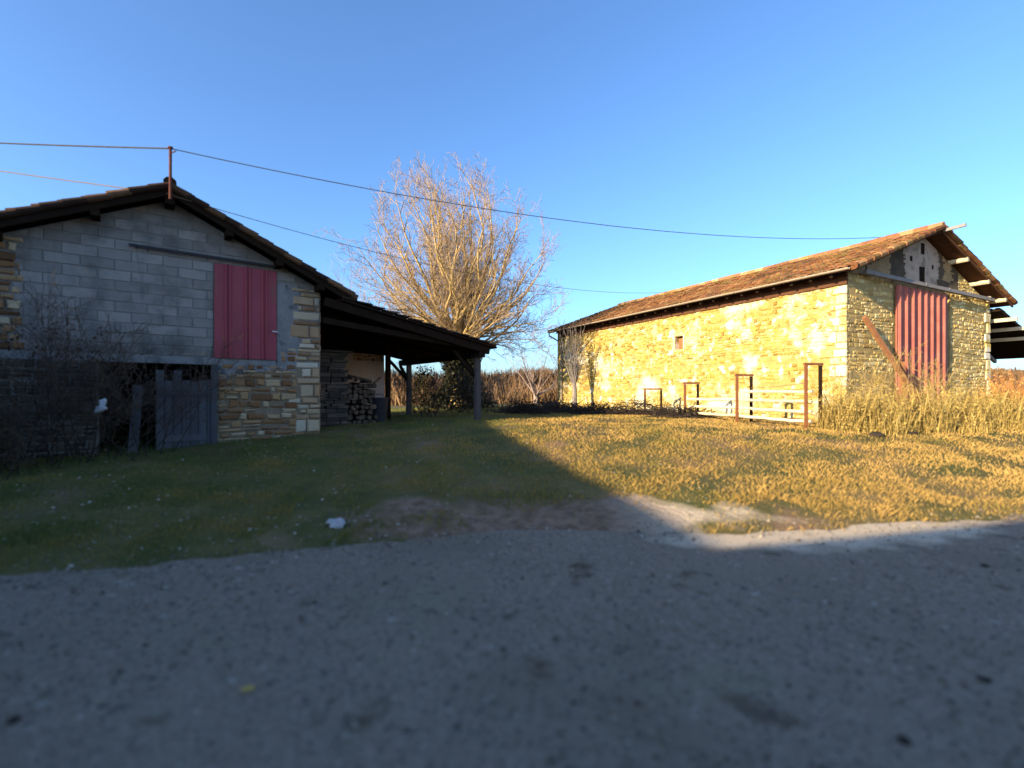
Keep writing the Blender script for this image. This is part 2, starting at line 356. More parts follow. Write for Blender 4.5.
L.new(nz2.outputs['Fac'],rp2.inputs['Fac']); L.new(rp2.outputs[0],mf.inputs[7]); L.new(mf.outputs[2],pb.inputs['Base Color'])

# road: worn chip-seal sheet
M['road']=mat('worn_asphalt',[(.28,(.15,.112,.078)),(.5,(.22,.17,.122)),(.74,(.31,.25,.19))],26,bump=.9,bscale=70,bdist=.012,detail=8,rough=.93,
              patches=[((.19,.148,.104),.6,.50,.66,(1,1,1)),((.22,.18,.12),.9,.56,.70,(1,1,1)),((.085,.065,.042),1.9,.62,.72,(1,1,1)),((.33,.29,.235),9,.64,.70,(1,1,1)),((.08,.07,.055),12,.62,.68,(1,1,1))])
nt=M['road'].node_tree; N=nt.nodes; L=nt.links
def sunlit_sand_mask(nt):       # pale sandy colour painted in to brighten the sunlit wedge of road
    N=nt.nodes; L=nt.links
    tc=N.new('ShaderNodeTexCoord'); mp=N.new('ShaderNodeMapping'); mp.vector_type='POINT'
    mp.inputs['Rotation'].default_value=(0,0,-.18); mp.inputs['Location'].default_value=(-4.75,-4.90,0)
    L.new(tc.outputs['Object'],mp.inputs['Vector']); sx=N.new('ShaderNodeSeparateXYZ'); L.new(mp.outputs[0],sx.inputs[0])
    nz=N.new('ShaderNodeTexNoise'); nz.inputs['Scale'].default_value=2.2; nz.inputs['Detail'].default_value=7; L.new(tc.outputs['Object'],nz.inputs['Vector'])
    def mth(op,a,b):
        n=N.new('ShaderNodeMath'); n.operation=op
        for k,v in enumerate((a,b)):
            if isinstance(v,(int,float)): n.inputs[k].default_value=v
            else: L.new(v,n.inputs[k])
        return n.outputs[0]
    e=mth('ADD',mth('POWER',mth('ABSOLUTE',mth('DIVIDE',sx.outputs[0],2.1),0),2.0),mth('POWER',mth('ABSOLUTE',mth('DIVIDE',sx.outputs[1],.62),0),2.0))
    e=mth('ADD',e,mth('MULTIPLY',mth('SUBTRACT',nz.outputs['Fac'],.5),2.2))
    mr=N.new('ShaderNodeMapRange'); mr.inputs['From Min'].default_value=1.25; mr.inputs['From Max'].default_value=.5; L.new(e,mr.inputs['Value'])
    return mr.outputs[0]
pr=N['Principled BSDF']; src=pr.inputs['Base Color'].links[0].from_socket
ms=N.new('ShaderNodeMix'); ms.data_type='RGBA'; L.new(sunlit_sand_mask(nt),ms.inputs[0]); L.new(src,ms.inputs[6]); ms.inputs[7].default_value=(.52,.42,.30,1); L.new(ms.outputs[2],pr.inputs['Base Color'])
rx=spaced(-70,70,-6,9,.12,1.25); ry=[-20,-14,-9,-5,-2,0]+[.3+.12*i for i in range(70)]
rd=MB(); n=len(rx)
for y in ry:
    for x in rx:
        yy=min(y,lerp_tab(EDGE,x)+.12)
        rd.v.append((x,yy,-.012+.012*noise.noise(Vector((x*.7,yy*.7,8)))+.004*noise.noise(Vector((x*4,yy*4,8)))))
for j in range(len(ry)-1):
    for i in range(n-1):
        if ry[j]>max(lerp_tab(EDGE,rx[i]),lerp_tab(EDGE,rx[i+1]))+.12: continue
        a=j*n+i; rd.f.append((a,a+1,a+n+1,a+n)); rd.t.append(.5); rd.m.append(0)
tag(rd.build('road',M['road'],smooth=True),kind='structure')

rng=random.Random(11)
# loose chippings on the road, grass blades, dead leaves: nobody could count them
st=MB()
for _ in range(15000):
    y=1.9+6*rng.random()**1.2; x=rng.uniform(-1.15*y-.5,1.15*y+.5)
    if y>lerp_tab(EDGE,x)+(1.5 if -2.4<x<3 else .7)*rng.random(): continue
    s=rng.uniform(.004,.012)*(2.0 if rng.random()<.07 else 1)*(1+.5*max(0,1-abs(y-lerp_tab(EDGE,x))/.6)); z=max(gz(x,y),-.008)
    p=[Vector((x+s*rng.uniform(.7,1.3)*math.cos(k*1.57+.3),y+s*rng.uniform(.7,1.3)*math.sin(k*1.57+.3),z)) for k in range(4)]
    ap=Vector((x+s*.2,y,z+s*rng.uniform(.6,1.2))); t=rng.random()
    for k in range(4): st.poly([p[k],p[(k+1)%4],ap],t)
M['chip']=mat('road_chipping',[(.05,(.07,.06,.05)),(.6,(.20,.165,.12)),(.95,(.34,.29,.22))],3,tint=.9,bump=0)
tag(st.build('gravel',M['chip']),kind='stuff')

gr=MB()
def bare(x,y):
    e=((x-.35)/2.6)**2+((y-5.95-.06*(x-.35))/.75)**2+2.2*noise.noise(Vector((x*1.1,y*1.1,.4)))
    return e<1.05
cnt=0
while cnt<250000:
    u=rng.random(); y=3.2+23*u**1.7; x=rng.uniform(-1.12*y-.5,1.12*y+.8)
    d=y-lerp_tab(EDGE,x)
    if d<-.15 or (d<.6 and rng.random()>max(0,d)/.6+.10): continue
    if bare(x,y) and rng.random()<.93: continue
    cl=noise.noise(Vector((x*1.3,y*1.3,9.)))
    if cl<-.15 and rng.random()<.7: continue
    cnt+=1
    z=gz(x,y)-.01; h=rng.uniform(.022,.056)*(1+.7*max(0,cl))*(1.0+.02*y); w=rng.uniform(.0022,.0045)*(.6+.06*y)
    a=rng.uniform(0,6.283); b=rng.uniform(0,6.283); l=h*rng.uniform(.2,1.0)
    dx,dy=math.cos(a)*w,math.sin(a)*w; lx,ly=math.cos(b)*l,math.sin(b)*l
    dry_sunlit_tone=.50+.4*noise.noise(Vector((x*.35,y*.35,4.)))+.35*noise.noise(Vector((x*1.1,y*1.6,14.)))+.055*(x-.5)+rng.uniform(-.2,.2)  # dry patches, plus sunlit gold mixed into the colour towards the right
    t=min(1,max(0,dry_sunlit_tone))
    gr.poly([(x-dx,y-dy,z),(x+dx,y+dy,z),(x+lx*.45+dx*.6,y+ly*.45+dy*.6,z+h*.65),(x+lx,y+ly,z+h)],t)
tag(gr.build('grass',M['grass']),kind='stuff')
lf=MB()
for _ in range(2600):
    y=3.6+10*rng.random()**1.3; x=rng.uniform(-1.15*y,min(1.1*y,3)); d=y-lerp_tab(EDGE,x)
    if d<-.9 or (d<0 and rng.random()<.6) or (x>-1 and rng.random()<.6): continue
    z=max(gz(x,y),-.005)+rng.uniform(.012,.06)*(1 if d>0 else .2); s=rng.uniform(.012,.03); a=rng.uniform(0,6.28); c,sn=math.cos(a)*s,math.sin(a)*s
    q=rng.uniform(-.4,.4)*s; t=rng.random()
    lf.poly([(x+c,y+sn,z+q),(x-sn*.6,y+c*.6,z),(x-c,y-sn,z-q),(x+sn*.6,y-c*.6,z+abs(q))],t)
tag(lf.build('fallen_leaves',M['leaf_dry']),kind='stuff')

def rock(name,px,py,size,m,label,cat,flat=.6,seed=1,group=None,xy=None,spike=.35):
    r=random.Random(seed)
    if xy is None:
        D=2.0
        for _ in range(60):
            x=(px-512)/F*D; z=max(gz(x,D),0); D=.5*D+.5*(CZ-z)*F/max(8,(py-HY))
        x=(px-512)/F*D; y=D
    else: x,y=xy
    z=max(gz(x,y),-.01); b=MB(); rings=[]
    for i in range(6):
        th=math.pi*(i+.02)/5.04; ring=[]
        for j in range(9):
            ph=2*math.pi*j/9; d=Vector((math.sin(th)*math.cos(ph),math.sin(th)*math.sin(ph)*.8,math.cos(th)*flat))
            ring.append(d*size*(1+spike*noise.noise(d*1.9+Vector((seed*3.1,0,0)))))
        rings.append(ring)
    b.grid(rings[::-1],.5)
    o=b.build(name,m,loc=(x,y,z+size*flat*.35)); o.rotation_euler=(0,0,r.uniform(0,6))
    return tag(o,label,cat,group)
rock('fieldstone',337,525,.12,M['stone_white'],'pale stone lying on bare earth at the grass edge','stone',.5,3,spike=.9)
rock('fieldstone',876,436,.20,M['mud'],'dark flat stone in sunlit grass below rightmost rusty post frame','stone',.35,5)
rock('fieldstone',912,434,.12,M['mud'],'small dark stone in sunlit grass before the red barn door','stone',.4,6)
rock('mud_clod',14,719,.035,M['mud'],'dark mud clod on road at bottom left','clod',.4,7)
rock('mud_clod',905,740,.035,M['mud'],'round dark mud clod on road at bottom right','clod',.4,8)
rock('mud_clod',984,678,.030,M['mud'],'thin dark mud streak on road by right frame edge','clod',.3,9,spike=.8)
rock('mud_clod',985,565,.04,M['mud'],'dark mud clod on far side of road at right','clod',.3,10)
b=MB(); b.poly([(.045,0,.008),(.012,.026,.016),(-.045,.004,.006),(-.005,-.026,.014)],.9)
lv=b.build('fallen_leaf',M['leaf_gold'],loc=(-1.42,2.6,.004)); tag(lv,'single yellow leaf lying on the shaded road','leaf')

# ------------------------------------------------------------------ woody plants
def rot_around(d,ang,az):
    d=d.normalized(); a=d.cross(Vector((.2,.5,.84) if abs(d.z)<.9 else (1,0,0))).normalized(); b=d.cross(a)
    return (d*math.cos(ang)+(a*math.cos(az)+b*math.sin(az))*math.sin(ang)).normalized()
def limb(p,d,length,seg,r,wob,up):
    pts=[Vector(p)]; d=Vector(d).normalized()
    for i in range(seg):
        d=(d+Vector((r.uniform(-wob,wob),r.uniform(-wob,wob),r.uniform(-wob,wob)+up))).normalized()
        pts.append(pts[-1]+d*(length/seg))
    return pts
def branch(mbs,p,d,length,rad,lev,spec,r,path=None):
    sp=spec[lev]; pts=path or limb(p,d,length,sp['seg'],r,sp['wob'],sp['up'])
    n=len(pts); rr=[max(spec[0].get('rmin',.003),rad*(1-.94*(i/(n-1))**.75)) for i in range(n)]
    mbs[0 if lev<spec[-1] else 1].tube(pts,rr,sp['sides'],r.random(),caps=False)
    if lev+1<len(spec)-1:
        k=sp['kids']; k=int(k*length/sp.get('ref',length)+.5)
        for j in range(k):
            t=sp['t0']+(1-sp['t0'])*(j+r.random())/k; f=t*(n-1); i=min(n-2,int(f)); q=pts[i].lerp(pts[i+1],f-i)
            dd=(pts[i+1]-pts[i]).normalized(); nd=rot_around(dd,R(r.uniform(*sp['ang'])),r.uniform(0,6.283))
            branch(mbs,q,nd,length*sp['ratio']*(1-sp.get('fall',.55)*t)*r.uniform(.7,1.25),max(.33*rad*(1-.7*t),spec[0].get('rmin',.003)*1.25),lev+1,spec,r)

def big_tree():
    r=random.Random(5); D=24.0; base=at(460,393,D); bx,by=base.x,base.y; bz=gz(bx,by)
    t=thing('bare_tree','tall bare tree with fanned golden limbs between the two barns','tree',(bx,by,bz-.1))
    tr=MB(); cz=3.35
    tr.tube([(0,0,0),(.02,0,.35),(.05,.02,1.2),(.03,0,2.2),(.05,.05,cz),(.05,.05,cz+.35)],[.72,.55,.47,.46,.55,.42],12,.5)
    spec=[dict(rmin=.0062,seg=10,wob=.075,up=.02,sides=7,kids=15,t0=.25,ang=(22,52),ratio=.30,ref=7.0,fall=.32),
          dict(seg=6,wob=.15,up=.08,sides=4,kids=10,t0=.12,ang=(25,58),ratio=.42,ref=2.0,fall=.3),
          dict(seg=4,wob=.22,up=.06,sides=3,kids=4,t0=.1,ang=(25,60),ratio=.55,ref=.8,fall=.3),
          dict(seg=3,wob=.3,up=.05,sides=3,kids=0,t0=.2,ang=(25,60),ratio=.5), 2]
    a,b=MB(),MB()
    C=Vector((.05,.05,cz+.1))
    # limbs leave the crotch outwards and bend up to a rounded outline: (height, radius, how many, thickness)
    for hh,rr,nn,rad in ((7.35,.9,5,.19),(7.1,2.3,8,.175),(6.1,3.6,10,.15),(4.5,4.6,11,.12),(2.7,4.9,12,.095),(1.1,4.8,11,.07),(-.2,4.5,9,.055)):
        off=r.uniform(0,6.28)
        for k in range(nn):
            az=off+6.283*(k+r.uniform(-.22,.22))/nn; h=hh+r.uniform(-.4,.3); q=rr*r.uniform(.86,1.04)
            tip=C+Vector((q*math.cos(az)-.06*h,q*math.sin(az),h)); ln=(tip-C).length
            mid=C+Vector((q*math.cos(az)*r.uniform(.50,.72),q*math.sin(az)*r.uniform(.50,.72),h*r.uniform(.22,.38)+(.35 if hh<1.5 else 0)))
            st=C+Vector((.16*math.cos(az),.16*math.sin(az),r.uniform(-.55,.25))); w1=Vector((r.uniform(-1,1),r.uniform(-1,1),r.uniform(-.6,.6)))*.045*ln; w2=Vector((r.uniform(-1,1),r.uniform(-1,1),r.uniform(-.6,.6)))*.03*ln
            pts=[]
            for n_ in range(11):
                u=n_/10; p=st*(1-u)**2+mid*2*u*(1-u)+tip*u*u
                pts.append(p+w1*math.sin(2*math.pi*u)+w2*math.sin(4.6*math.pi*u))
            branch((a,b),st,tip-st,max(ln,5.2),rad,0,spec,r,path=pts)
    tr.build('trunk',M['bark'],t,smooth=True)
    cr=a.build('crown',M['bark'],t,smooth=True); b.build('twigs',M['twig'],cr)
    iv=MB()
    for _ in range(7500):
        z=r.uniform(.05,3.0); an=r.uniform(0,6.283); rr=(1.25+.35*math.sin(z*2.1+1)+.25*math.sin(an*3+z))*r.uniform(.55,1.1)*(1-.12*z)
        leaf(iv,(rr*math.cos(an),rr*math.sin(an),z),r.uniform(.06,.12),r)
    iv.build('ivy',M['ivy'],t)
def leaf(mb,p,s,r,t=None):
    p=Vector(p); n=Vector((r.gauss(0,1),r.gauss(0,1),r.gauss(0,.8)+.4)).normalized(); a=n.cross(Vector((r.gauss(0,1),r.gauss(0,1),r.gauss(0,1)))).normalized(); b=n.cross(a)
    mb.poly([p+a*s,p+b*s*.55,p-a*s,p-b*s*.55],r.random() if t is None else t)
big_tree()

def shrub(name,label,cat,x,y,h,spread,stems,m_stem,m_twig,seed,kids=(9,5),lean=(0,0),group=None,rad=.02,trunk=0.0,ratio=.5,ang=(8,45),leaves=None,z=None):
    r=random.Random(seed); z=gz(x,y)-.05 if z is None else z
    t=thing(name,label,cat,(x,y,z),0,group)
    spec=[dict(seg=6,wob=.12,up=.03,sides=5,kids=kids[0],t0=.2,ang=(20,55),ratio=ratio,ref=h),
          dict(seg=4,wob=.2,up=.03,sides=3,kids=kids[1],t0=.15,ang=(25,65),ratio=.55,ref=h*.4),
          dict(seg=3,wob=.28,up=.02,sides=3,kids=0,t0=.2,ang=(25,60),ratio=.5), 1]
    a,b=MB(),MB()
    if trunk: 
        a.tube([(0,0,0),(.03,0,trunk*.5),(0,0,trunk)],[rad*4.4,rad*3.4,rad*3.0],8,.5)
    for k in range(stems):
        th=R(r.uniform(*ang)); az=2*math.pi*(k+r.random()*.8)/stems
        d=Vector((math.sin(th)*math.cos(az)+lean[0],math.sin(th)*math.sin(az)+lean[1],math.cos(th)))
        o=Vector((r.uniform(-spread,spread),r.uniform(-spread,spread),0)) if not trunk else Vector((d.x*.1,d.y*.1,trunk*r.uniform(.75,.98)))
        branch((a,b),o,d,(h-trunk)*r.uniform(.7,1.05),rad,0,spec,r)
    s=a.build('stems',m_stem,t); b.build('twigs',m_twig,t)
    if leaves:
        lm=MB()
        for _ in range(leaves[1]):
            an=r.uniform(0,6.28); q=math.sqrt(r.random()); hh=r.random()
            leaf(lm,(q*math.cos(an)*h*leaves[2]*(1-.5*hh),q*math.sin(an)*h*leaves[2]*(1-.5*hh),h*(.05+.85*hh)),leaves[3]*r.uniform(.6,1.3),r)
        lm.build('foliage',leaves[0],t)
    return t
# smaller bare trees behind
shrub('bare_tree','small pinkish bare tree behind the long lean-to roof at left of the golden tree','tree',-10.2,31,10.6,.2,9,M['twig_pink'],M['twig_pink'],21,(14,9),rad=.07,trunk=2.2,ratio=.5,ang=(8,48))
shrub('bare_tree','low wide bare tree behind the open lean-to, right of the golden tree','tree',1.6,33,5.6,.3,10,M['twig_pink'],M['twig_pink'],22,(12,8),rad=.05,trunk=.8,ratio=.5,ang=(20,70))
shrub('bare_tree','many-stemmed grey tree against the sunlit long stone wall','tree',3.0,23.4,4.7,.2,22,M['bark_grey'],M['bark_grey'],23,(8,4),rad=.034,trunk=1.25,ratio=.22,ang=(3,21),lean=(.06,0))
shrub('bare_tree','bare tree seen through the open shed at right frame edge','tree',21.5,24,4.6,.3,9,M['twig_pink'],M['twig_pink'],24,(12,8),rad=.05,trunk=.6,ratio=.5,ang=(20,65))
shrub('golden_shrub','little golden-leaved shrub under the lean-to beside a post','shrub',-3.9,21.0,1.9,.2,7,M['twig'],M['twig'],25,(6,3),rad=.012,leaves=(M['leaf_gold'],420,.36,.06))

# ------------------------------------------------------------------ block barn with lean-to (local x along the gable, y to the back)
uL=math.atan2(.605,.796)
def build_left():
    r=random.Random(3)
    B=thing('block_barn','grey block barn with crimson loft door, stone corner and low tiled roof','barn',(-6.33,10.3,0),uL)
    XL,XR,XA=-3.63,2.17,-.777
    sl=.48; rz=5.70
    top=lambda s: rz-sl*abs(s-XA)
    wt=lambda s: top(s)-.2
    DEP=7.5
    # walls: backing
    w=MB()
    w.prism([(XL,0,0),(-1.87,0,0),(-1.87,0,2.2),(XL,0,2.2)],(0,.4,0))
    w.prism([(XL,0,2.2),(XR,0,2.2),(XR,0,wt(XR)),(XA,0,wt(XA)),(XL,0,wt(XL))],(0,.4,0))
    w.build('front_wall',M['mortar_grey'],B)
    w=MB(); w.prism([(0,0,0),(XR,0,0),(XR,0,2.2),(0,0,2.2)],(0,.4,0)); w.build('stone_base',M['mortar_tan'],B)
    w=MB(); w.box((XL,.4,0),(XL+.4,DEP,wt(XL)-.1)); w.box((XR-.4,.4,0),(XR,DEP,wt(XR)-.1)); 
    w.prism([(XL,DEP,0),(XR,DEP,0),(XR,DEP,wt(XR)),(XA,DEP,wt(XA)),(XL,DEP,wt(XL))],(0,.4,0)); w.build('side_wall',M['mortar_brown'],B)
    w=MB(); w.box((XL+.4,.4,2.22),(XR-.4,DEP,2.34)); w.build('loft_floor',M['wood_dark'],B)
    fr=lambda a,z,p: (a,-p,z)
    conv=[(XL,0),(XR,0),(XR,wt(XR)-.02),(XA,wt(XA)-.02),(XL,wt(XL)-.02)]
    door=(0.0,1.21,2.345,4.36)
    # blocks
    m=MB(); masonry(m,fr,(XL,XR,2.36,5.6),conv,(.2,.2),(.5,.5),r,holes=[(-.005,1.215,2.3,4.36),(1.30,2.6,2.0,4.14),(-9,-3.02,2.0,4.35)],gap=.012,jit=.006,prot=(.008,.016),inset=.008,bond=.25)
    m.build('block_wall',M['block'],B)
    # grey render strip beside the door
    m=MB(); m.prism([(1.225,-.002,2.15),(1.62,-.002,2.1),(1.70,-.002,2.7),(1.63,-.002,3.1),(1.72,-.002,3.5),(1.66,-.002,4.12),(1.225,-.002,4.12)],(0,-.022,0)); 
    m.prism([(.02,-.002,1.75),(.35,-.002,2.0),(1.2,-.002,2.12),(1.2,-.002,2.33),(.02,-.002,2.33)],(0,-.018,0)); m.build('render_patch',M['render_grey'],B)
    # stone lower part and corner
    m=MB(); masonry(m,fr,(.06,1.66,.2,2.3),None,(.07,.19),(.12,.38),r,gap=.024,jit=.022,prot=(.015,.055),inset=.035,wander=.05)
    masonry(m,fr,(1.30,1.66,2.3,2.62),None,(.10,.17),(.12,.3),r,gap=.02,jit=.014,prot=(.025,.05),inset=.03)
    m.build('stone_wall',M['stone_brown'],B)
    m=MB(); z=.2
    while z<4.0:
        h=r.choice((.09,.12,.16,.22,.30)); h=min(h,4.06-z)
        masonry(m,fr,(r.uniform(1.42,1.80),XR,z,z+h),conv,(h,h),(.25,.7),r,gap=.018,jit=.014,prot=(.025,.06),inset=.03); z+=h
    masonry(m,lambda a,z,p:(XR+p,a,z),(0,.5,.2,4.0),None,(.16,.32),(.3,.5),r,gap=.014,jit=.009,prot=(.01,.03),inset=.025)
    m.build('quoin',M['quoin_brown'],B)
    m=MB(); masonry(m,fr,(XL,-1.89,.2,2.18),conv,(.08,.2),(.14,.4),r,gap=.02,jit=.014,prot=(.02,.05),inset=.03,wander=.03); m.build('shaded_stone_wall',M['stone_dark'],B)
    m=MB(); z=2.36
    while z<4.25:
        h=min(r.uniform(.08,.2),4.33-z); masonry(m,fr,(XL,r.uniform(-3.02,-2.84),z,z+h),conv,(h,h),(.16,.4),r,gap=.018,jit=.014,prot=(.025,.055),inset=.028); z+=h
    m.build('corner_stones',M['stone_brown'],B)
    m=MB(); m.box((-3.3,-.03,2.20),(.05,.02,2.345)); m.build('lintel',M['render_grey'],B)
    m=MB(); m.box((-.05,-.04,.3),(.055,.2,2.198)); m.build('door_post',M['slate_board'],B)
    # loft door: ribbed crimson sheet
    m=MB(); prof=[]; ribs=[0.0,.27,.62,.95,1.21]
    xs_=[]
    for k,x in enumerate([.24,.55,.60,.90]): pass
    pts=[(0,-.045)]
    for c in (.21,.29,.59,.67,.92,1.0): pts+= [(c-.03,-.045),(c-.015,-.075),(c+.015,-.075),(c+.03,-.045)]
    pts.append((1.21,-.045))
    m.grid([[(x,y,2.35) for x,y in pts],[(x,y,4.355) for x,y in pts]],.5,close=False)
    m.box((0,-.04,2.35),(1.21,-.005,4.355))
    d=m.build('loft_door',M['red_sheet'],B)
    m=MB(); m.tube([(1.12,-.10,2.98),(1.22,-.10,2.98)],.018,8); m.tube([(1.13,-.10,2.98),(1.13,-.05,2.98)],.012,6); m.build('handle',M['white_plastic'],d)
    m=MB(); m.beam((-1.42,-.09,4.47),(1.40,-.09,4.45),.035,.05); 
    for x in (-1.3,-.4,.5,1.3): m.beam((x,-.11,4.46),(x,.0,4.46),.03,.03)
    m.build('door_rail',M['dark_metal'],B)
    # stable door: boards, half open leaf with two broken tops
    m=MB(); x=-1.0; k=0
    while x<-.1:
        wd=.145; tp=1.86+r.uniform(-.03,.03)
        if k in (0,2): tp=2.06
        m.box((x+.005,-.012+.004*(k%2),.44),(x+wd-.005,.022+.004*(k%2),tp),r.random()); x+=wd; k+=1
    m.box((-.98,-.035,.62),(-.13,-.013,.74),.8); m.box((-.98,-.035,1.55),(-.13,-.013,1.66),.3)
    m.build('stable_door',M['slate_board'],B)
    m=MB(); m.beam((-1.36,-.16,.40),(-1.27,.04,1.75),.16,.03,up=(0,1,0)); o=m.build('loose_plank',M['slate_board'],B)
    # roof: boards, tiles
    ev,VR=.75,.45
    XE0,XE1=-4.55,2.92
    for nm,sx_,xe in (('left',-1,XE0),('right',1,XE1)):
        dn=Vector((sx_,0,-sl)).normalized(); ln=abs(xe-XA)*math.sqrt(1+sl*sl)
        m=MB(); tile_slope(m,Vector((XA,-VR,rz-.02)),dn,(0,1,0),DEP+.9,ln,r); 
        verge_tiles(m,Vector((XA,-VR,rz-.045)),dn,ln,sx_,r,rad=.07,row=.33)
        m.build('roof_tiles',M['tile_old'],B)
        m=MB(); a=Vector((XA,-VR+.02,rz-.075)); e=a+dn*(ln-.03); 
        m.prism([a,e,e-Vector((0,0,.035)),a-Vector((0,0,.035))],(0,DEP+.8,0)); m.build('roof_boards',M['wood_dark'],B)
        m=MB(); q=Vector((0,0,.12)); a2=a-Vector((0,.0,.03)); e2=e-Vector((0,0,.03)); m.prism([a2,e2,e2-q,a2-q],(0,.05,0)); m.build('verge_board',M['wood_dark'],B)
    m=MB()
    for k in range(22): 
        y=-VR+.05+k*.38; m.tube([(XA,y,rz+.03),(XA,y+.42,rz+.05)],[.115,.10],8,r.random())
    m.build('ridge_tiles',M['tile_old'],B)
    for s in (-1.9,.25,1.22,2.1,-3.2):
        m=MB(); z=top(s)-.25; m.beam((s,-.42,z),(s,DEP,z),.13,.15); m.build('purlin',M['wood_dark'],B)
    m=MB(); m.beam((XA,-.40,rz-.30),(XA,DEP,rz-.30),.16,.18); m.build('ridge_beam',M['wood_dark'],B)
    # lean-to
    z0,x0,x1=3.80,2.55,7.06; ls=.197
    Z=lambda x: z0-ls*(x-2.75)
    m=MB(); m.prism([(x0,-.45,Z(x0)),(x1,-.45,Z(x1)),(x1,-.45,Z(x1)-.045),(x0,-.45,Z(x0)-.045)],(0,5.7,0)); m.build('lean_to_roof',M['wood_dark'],B)
    m=MB(); 
    dn=Vector((1,0,-ls)).normalized(); tile_slope(m,Vector((x0,-.47,Z(x0)+.02)),dn,(0,1,0),5.7,(x1-x0+.05)*math.sqrt(1+ls*ls),r); m.build('lean_to_tiles',M['tile_old'],B)
    for y in (-.32,1.2,2.8,4.6):
        m=MB(); m.beam((XR+.02,y,Z(XR+.02)-.17),(6.85,y,Z(6.85)-.16),.12,.2); m.build('rafter',M['wood_dark'],B)
    for x in (3.3,4.5,5.7):
        m=MB(); m.beam((x,-.4,Z(x)-.085),(x,5.2,Z(x)-.085),.09,.08); m.build('batten',M['wood_dark'],B)
    m=MB(); m.beam((6.6,-.38,Z(6.6)-.31),(6.6,5.2,Z(6.6)-.31),.18,.2); m.build('eave_beam',M['wood_dark'],B)
    m=MB(); m.prism([(XR+.02,4.85,3.10),(6.75,4.85,2.96),(6.75,4.85,Z(6.75)-.05),(XR+.02,4.85,Z(XR)-.05)],(0,.12,0)); m.build('tie_beam',M['wood_dark'],B)
    m=MB(); m.beam((XR+.02,-.2,3.32),(6.75,-.2,2.88),.08,.14); m.build('tie_beam',M['wood_dark'],B)
    for y in (-.1,4.5):
        m=MB(); m.beam((6.6,y,.5),(6.6,y,Z(6.6)-.41),.15,.15,up=(0,1,0)); m.build('post',M['wood_post'],B)
        m=MB(); m.beam((6.6,y+.08,2.05),(5.85,y+.08,2.80),.09,.09); m.beam((6.6,y+.1,2.1),(6.6,y+.75,2.62),.09,.09); m.build('brace',M['wood_dark'],B)
    m=MB(); m.beam((4.9,2.4,.7),(4.9,2.4,3.0),.13,.13,up=(0,1,0)); m.build('post',M['wood_dark'],B)
    # back wall of the lean-to
    m=MB(); m.box((XR+.02,5.0,.4),(5.85,5.3,3.16)); bw=m.build('back_wall',M['pink_render'],B)
    m=MB(); masonry(m,lambda a,z,p:(a,5.0-p,z),(4.7,5.85,2.75,3.15),None,(.08,.14),(.14,.32),r,gap=.016,jit=.01,prot=(.012,.03),inset=.02); m.build('stone_band',M['stone_brown'],bw)
    return B
BL=build_left()
mL=Matrix.Translation((-6.33,10.3,0))@Matrix.Rotation(uL,4,'Z')
def L2W(x,y,z): return mL@Vector((x,y,z))

# mast and cables
T=L2W(-.777,-.56,0); T.z=0
m=MB(); m.tube([(0,0,5.35),(0,0,6.33)],.026,10); m.tube([(0,0,6.33),(0,0,6.36)],.045,10); m.tube([(-.0,0,6.24),(.12,-.02,6.27)],.012,6); m.tube([(0,0,5.45),(-.05,.5,5.45)],.02,6)
M['mast']=mat('dark_mast_paint',[(.1,(.06,.022,.018)),(.9,(.15,.06,.045))],6,bump=.2)
tag(m.build('cable_mast',M['mast'],loc=(T.x,T.y,0)),'short rusty mast at the gable peak carrying the overhead cable','mast')
def cable(name,p,q,sag,rad,label,m_=None):
    p=Vector(p);q=Vector(q); pts=[p.lerp(q,k/40)-Vector((0,0,4*sag*(k/40)*(1-k/40))) for k in range(41)]
    b=MB(); b.tube([x-p for x in pts],rad,6); return tag(b.build(name,m_ or M['cable'],loc=p),label,'cable')
P0=Vector((-25,14,0)); mt=Vector((T.x,T.y,6.33))
cable('overhead_cable',(P0.x,P0.y,9.5),mt,.12,.014,'black cable running left from the mast out of frame')
cable('overhead_cable',mt,at(888,237,17.3),.62,.009,'long black cable from the mast across the sky to the stone barn ridge')
g2=L2W(-.777,-.50,0); g2.z=5.47
cable('overhead_cable',(P0.x,P0.y,9.75),g2,.12,.010,'thin lower cable running left from below the roof peak',M['wire'])
cable('overhead_cable',g2+Vector((0,0,-.02)),at(692,290,24.0),.78,.007,'thin sagging cable from below the mast, passing behind the eave to the far ridge',M['wire'])
up=thing('utility_pole','wooden utility pole left of the block barn carrying both cables','pole',(P0.x,P0.y,0))
m=MB(); m.tube([(0,0,0),(0,0,9.9)],[.15,.1],10); m.build('pole',M['wood_grey'],up)
m=MB(); m.beam((-.4,0,9.5),(.4,0,9.5),.08,.1); m.build('crossarm',M['wood_grey'],up)

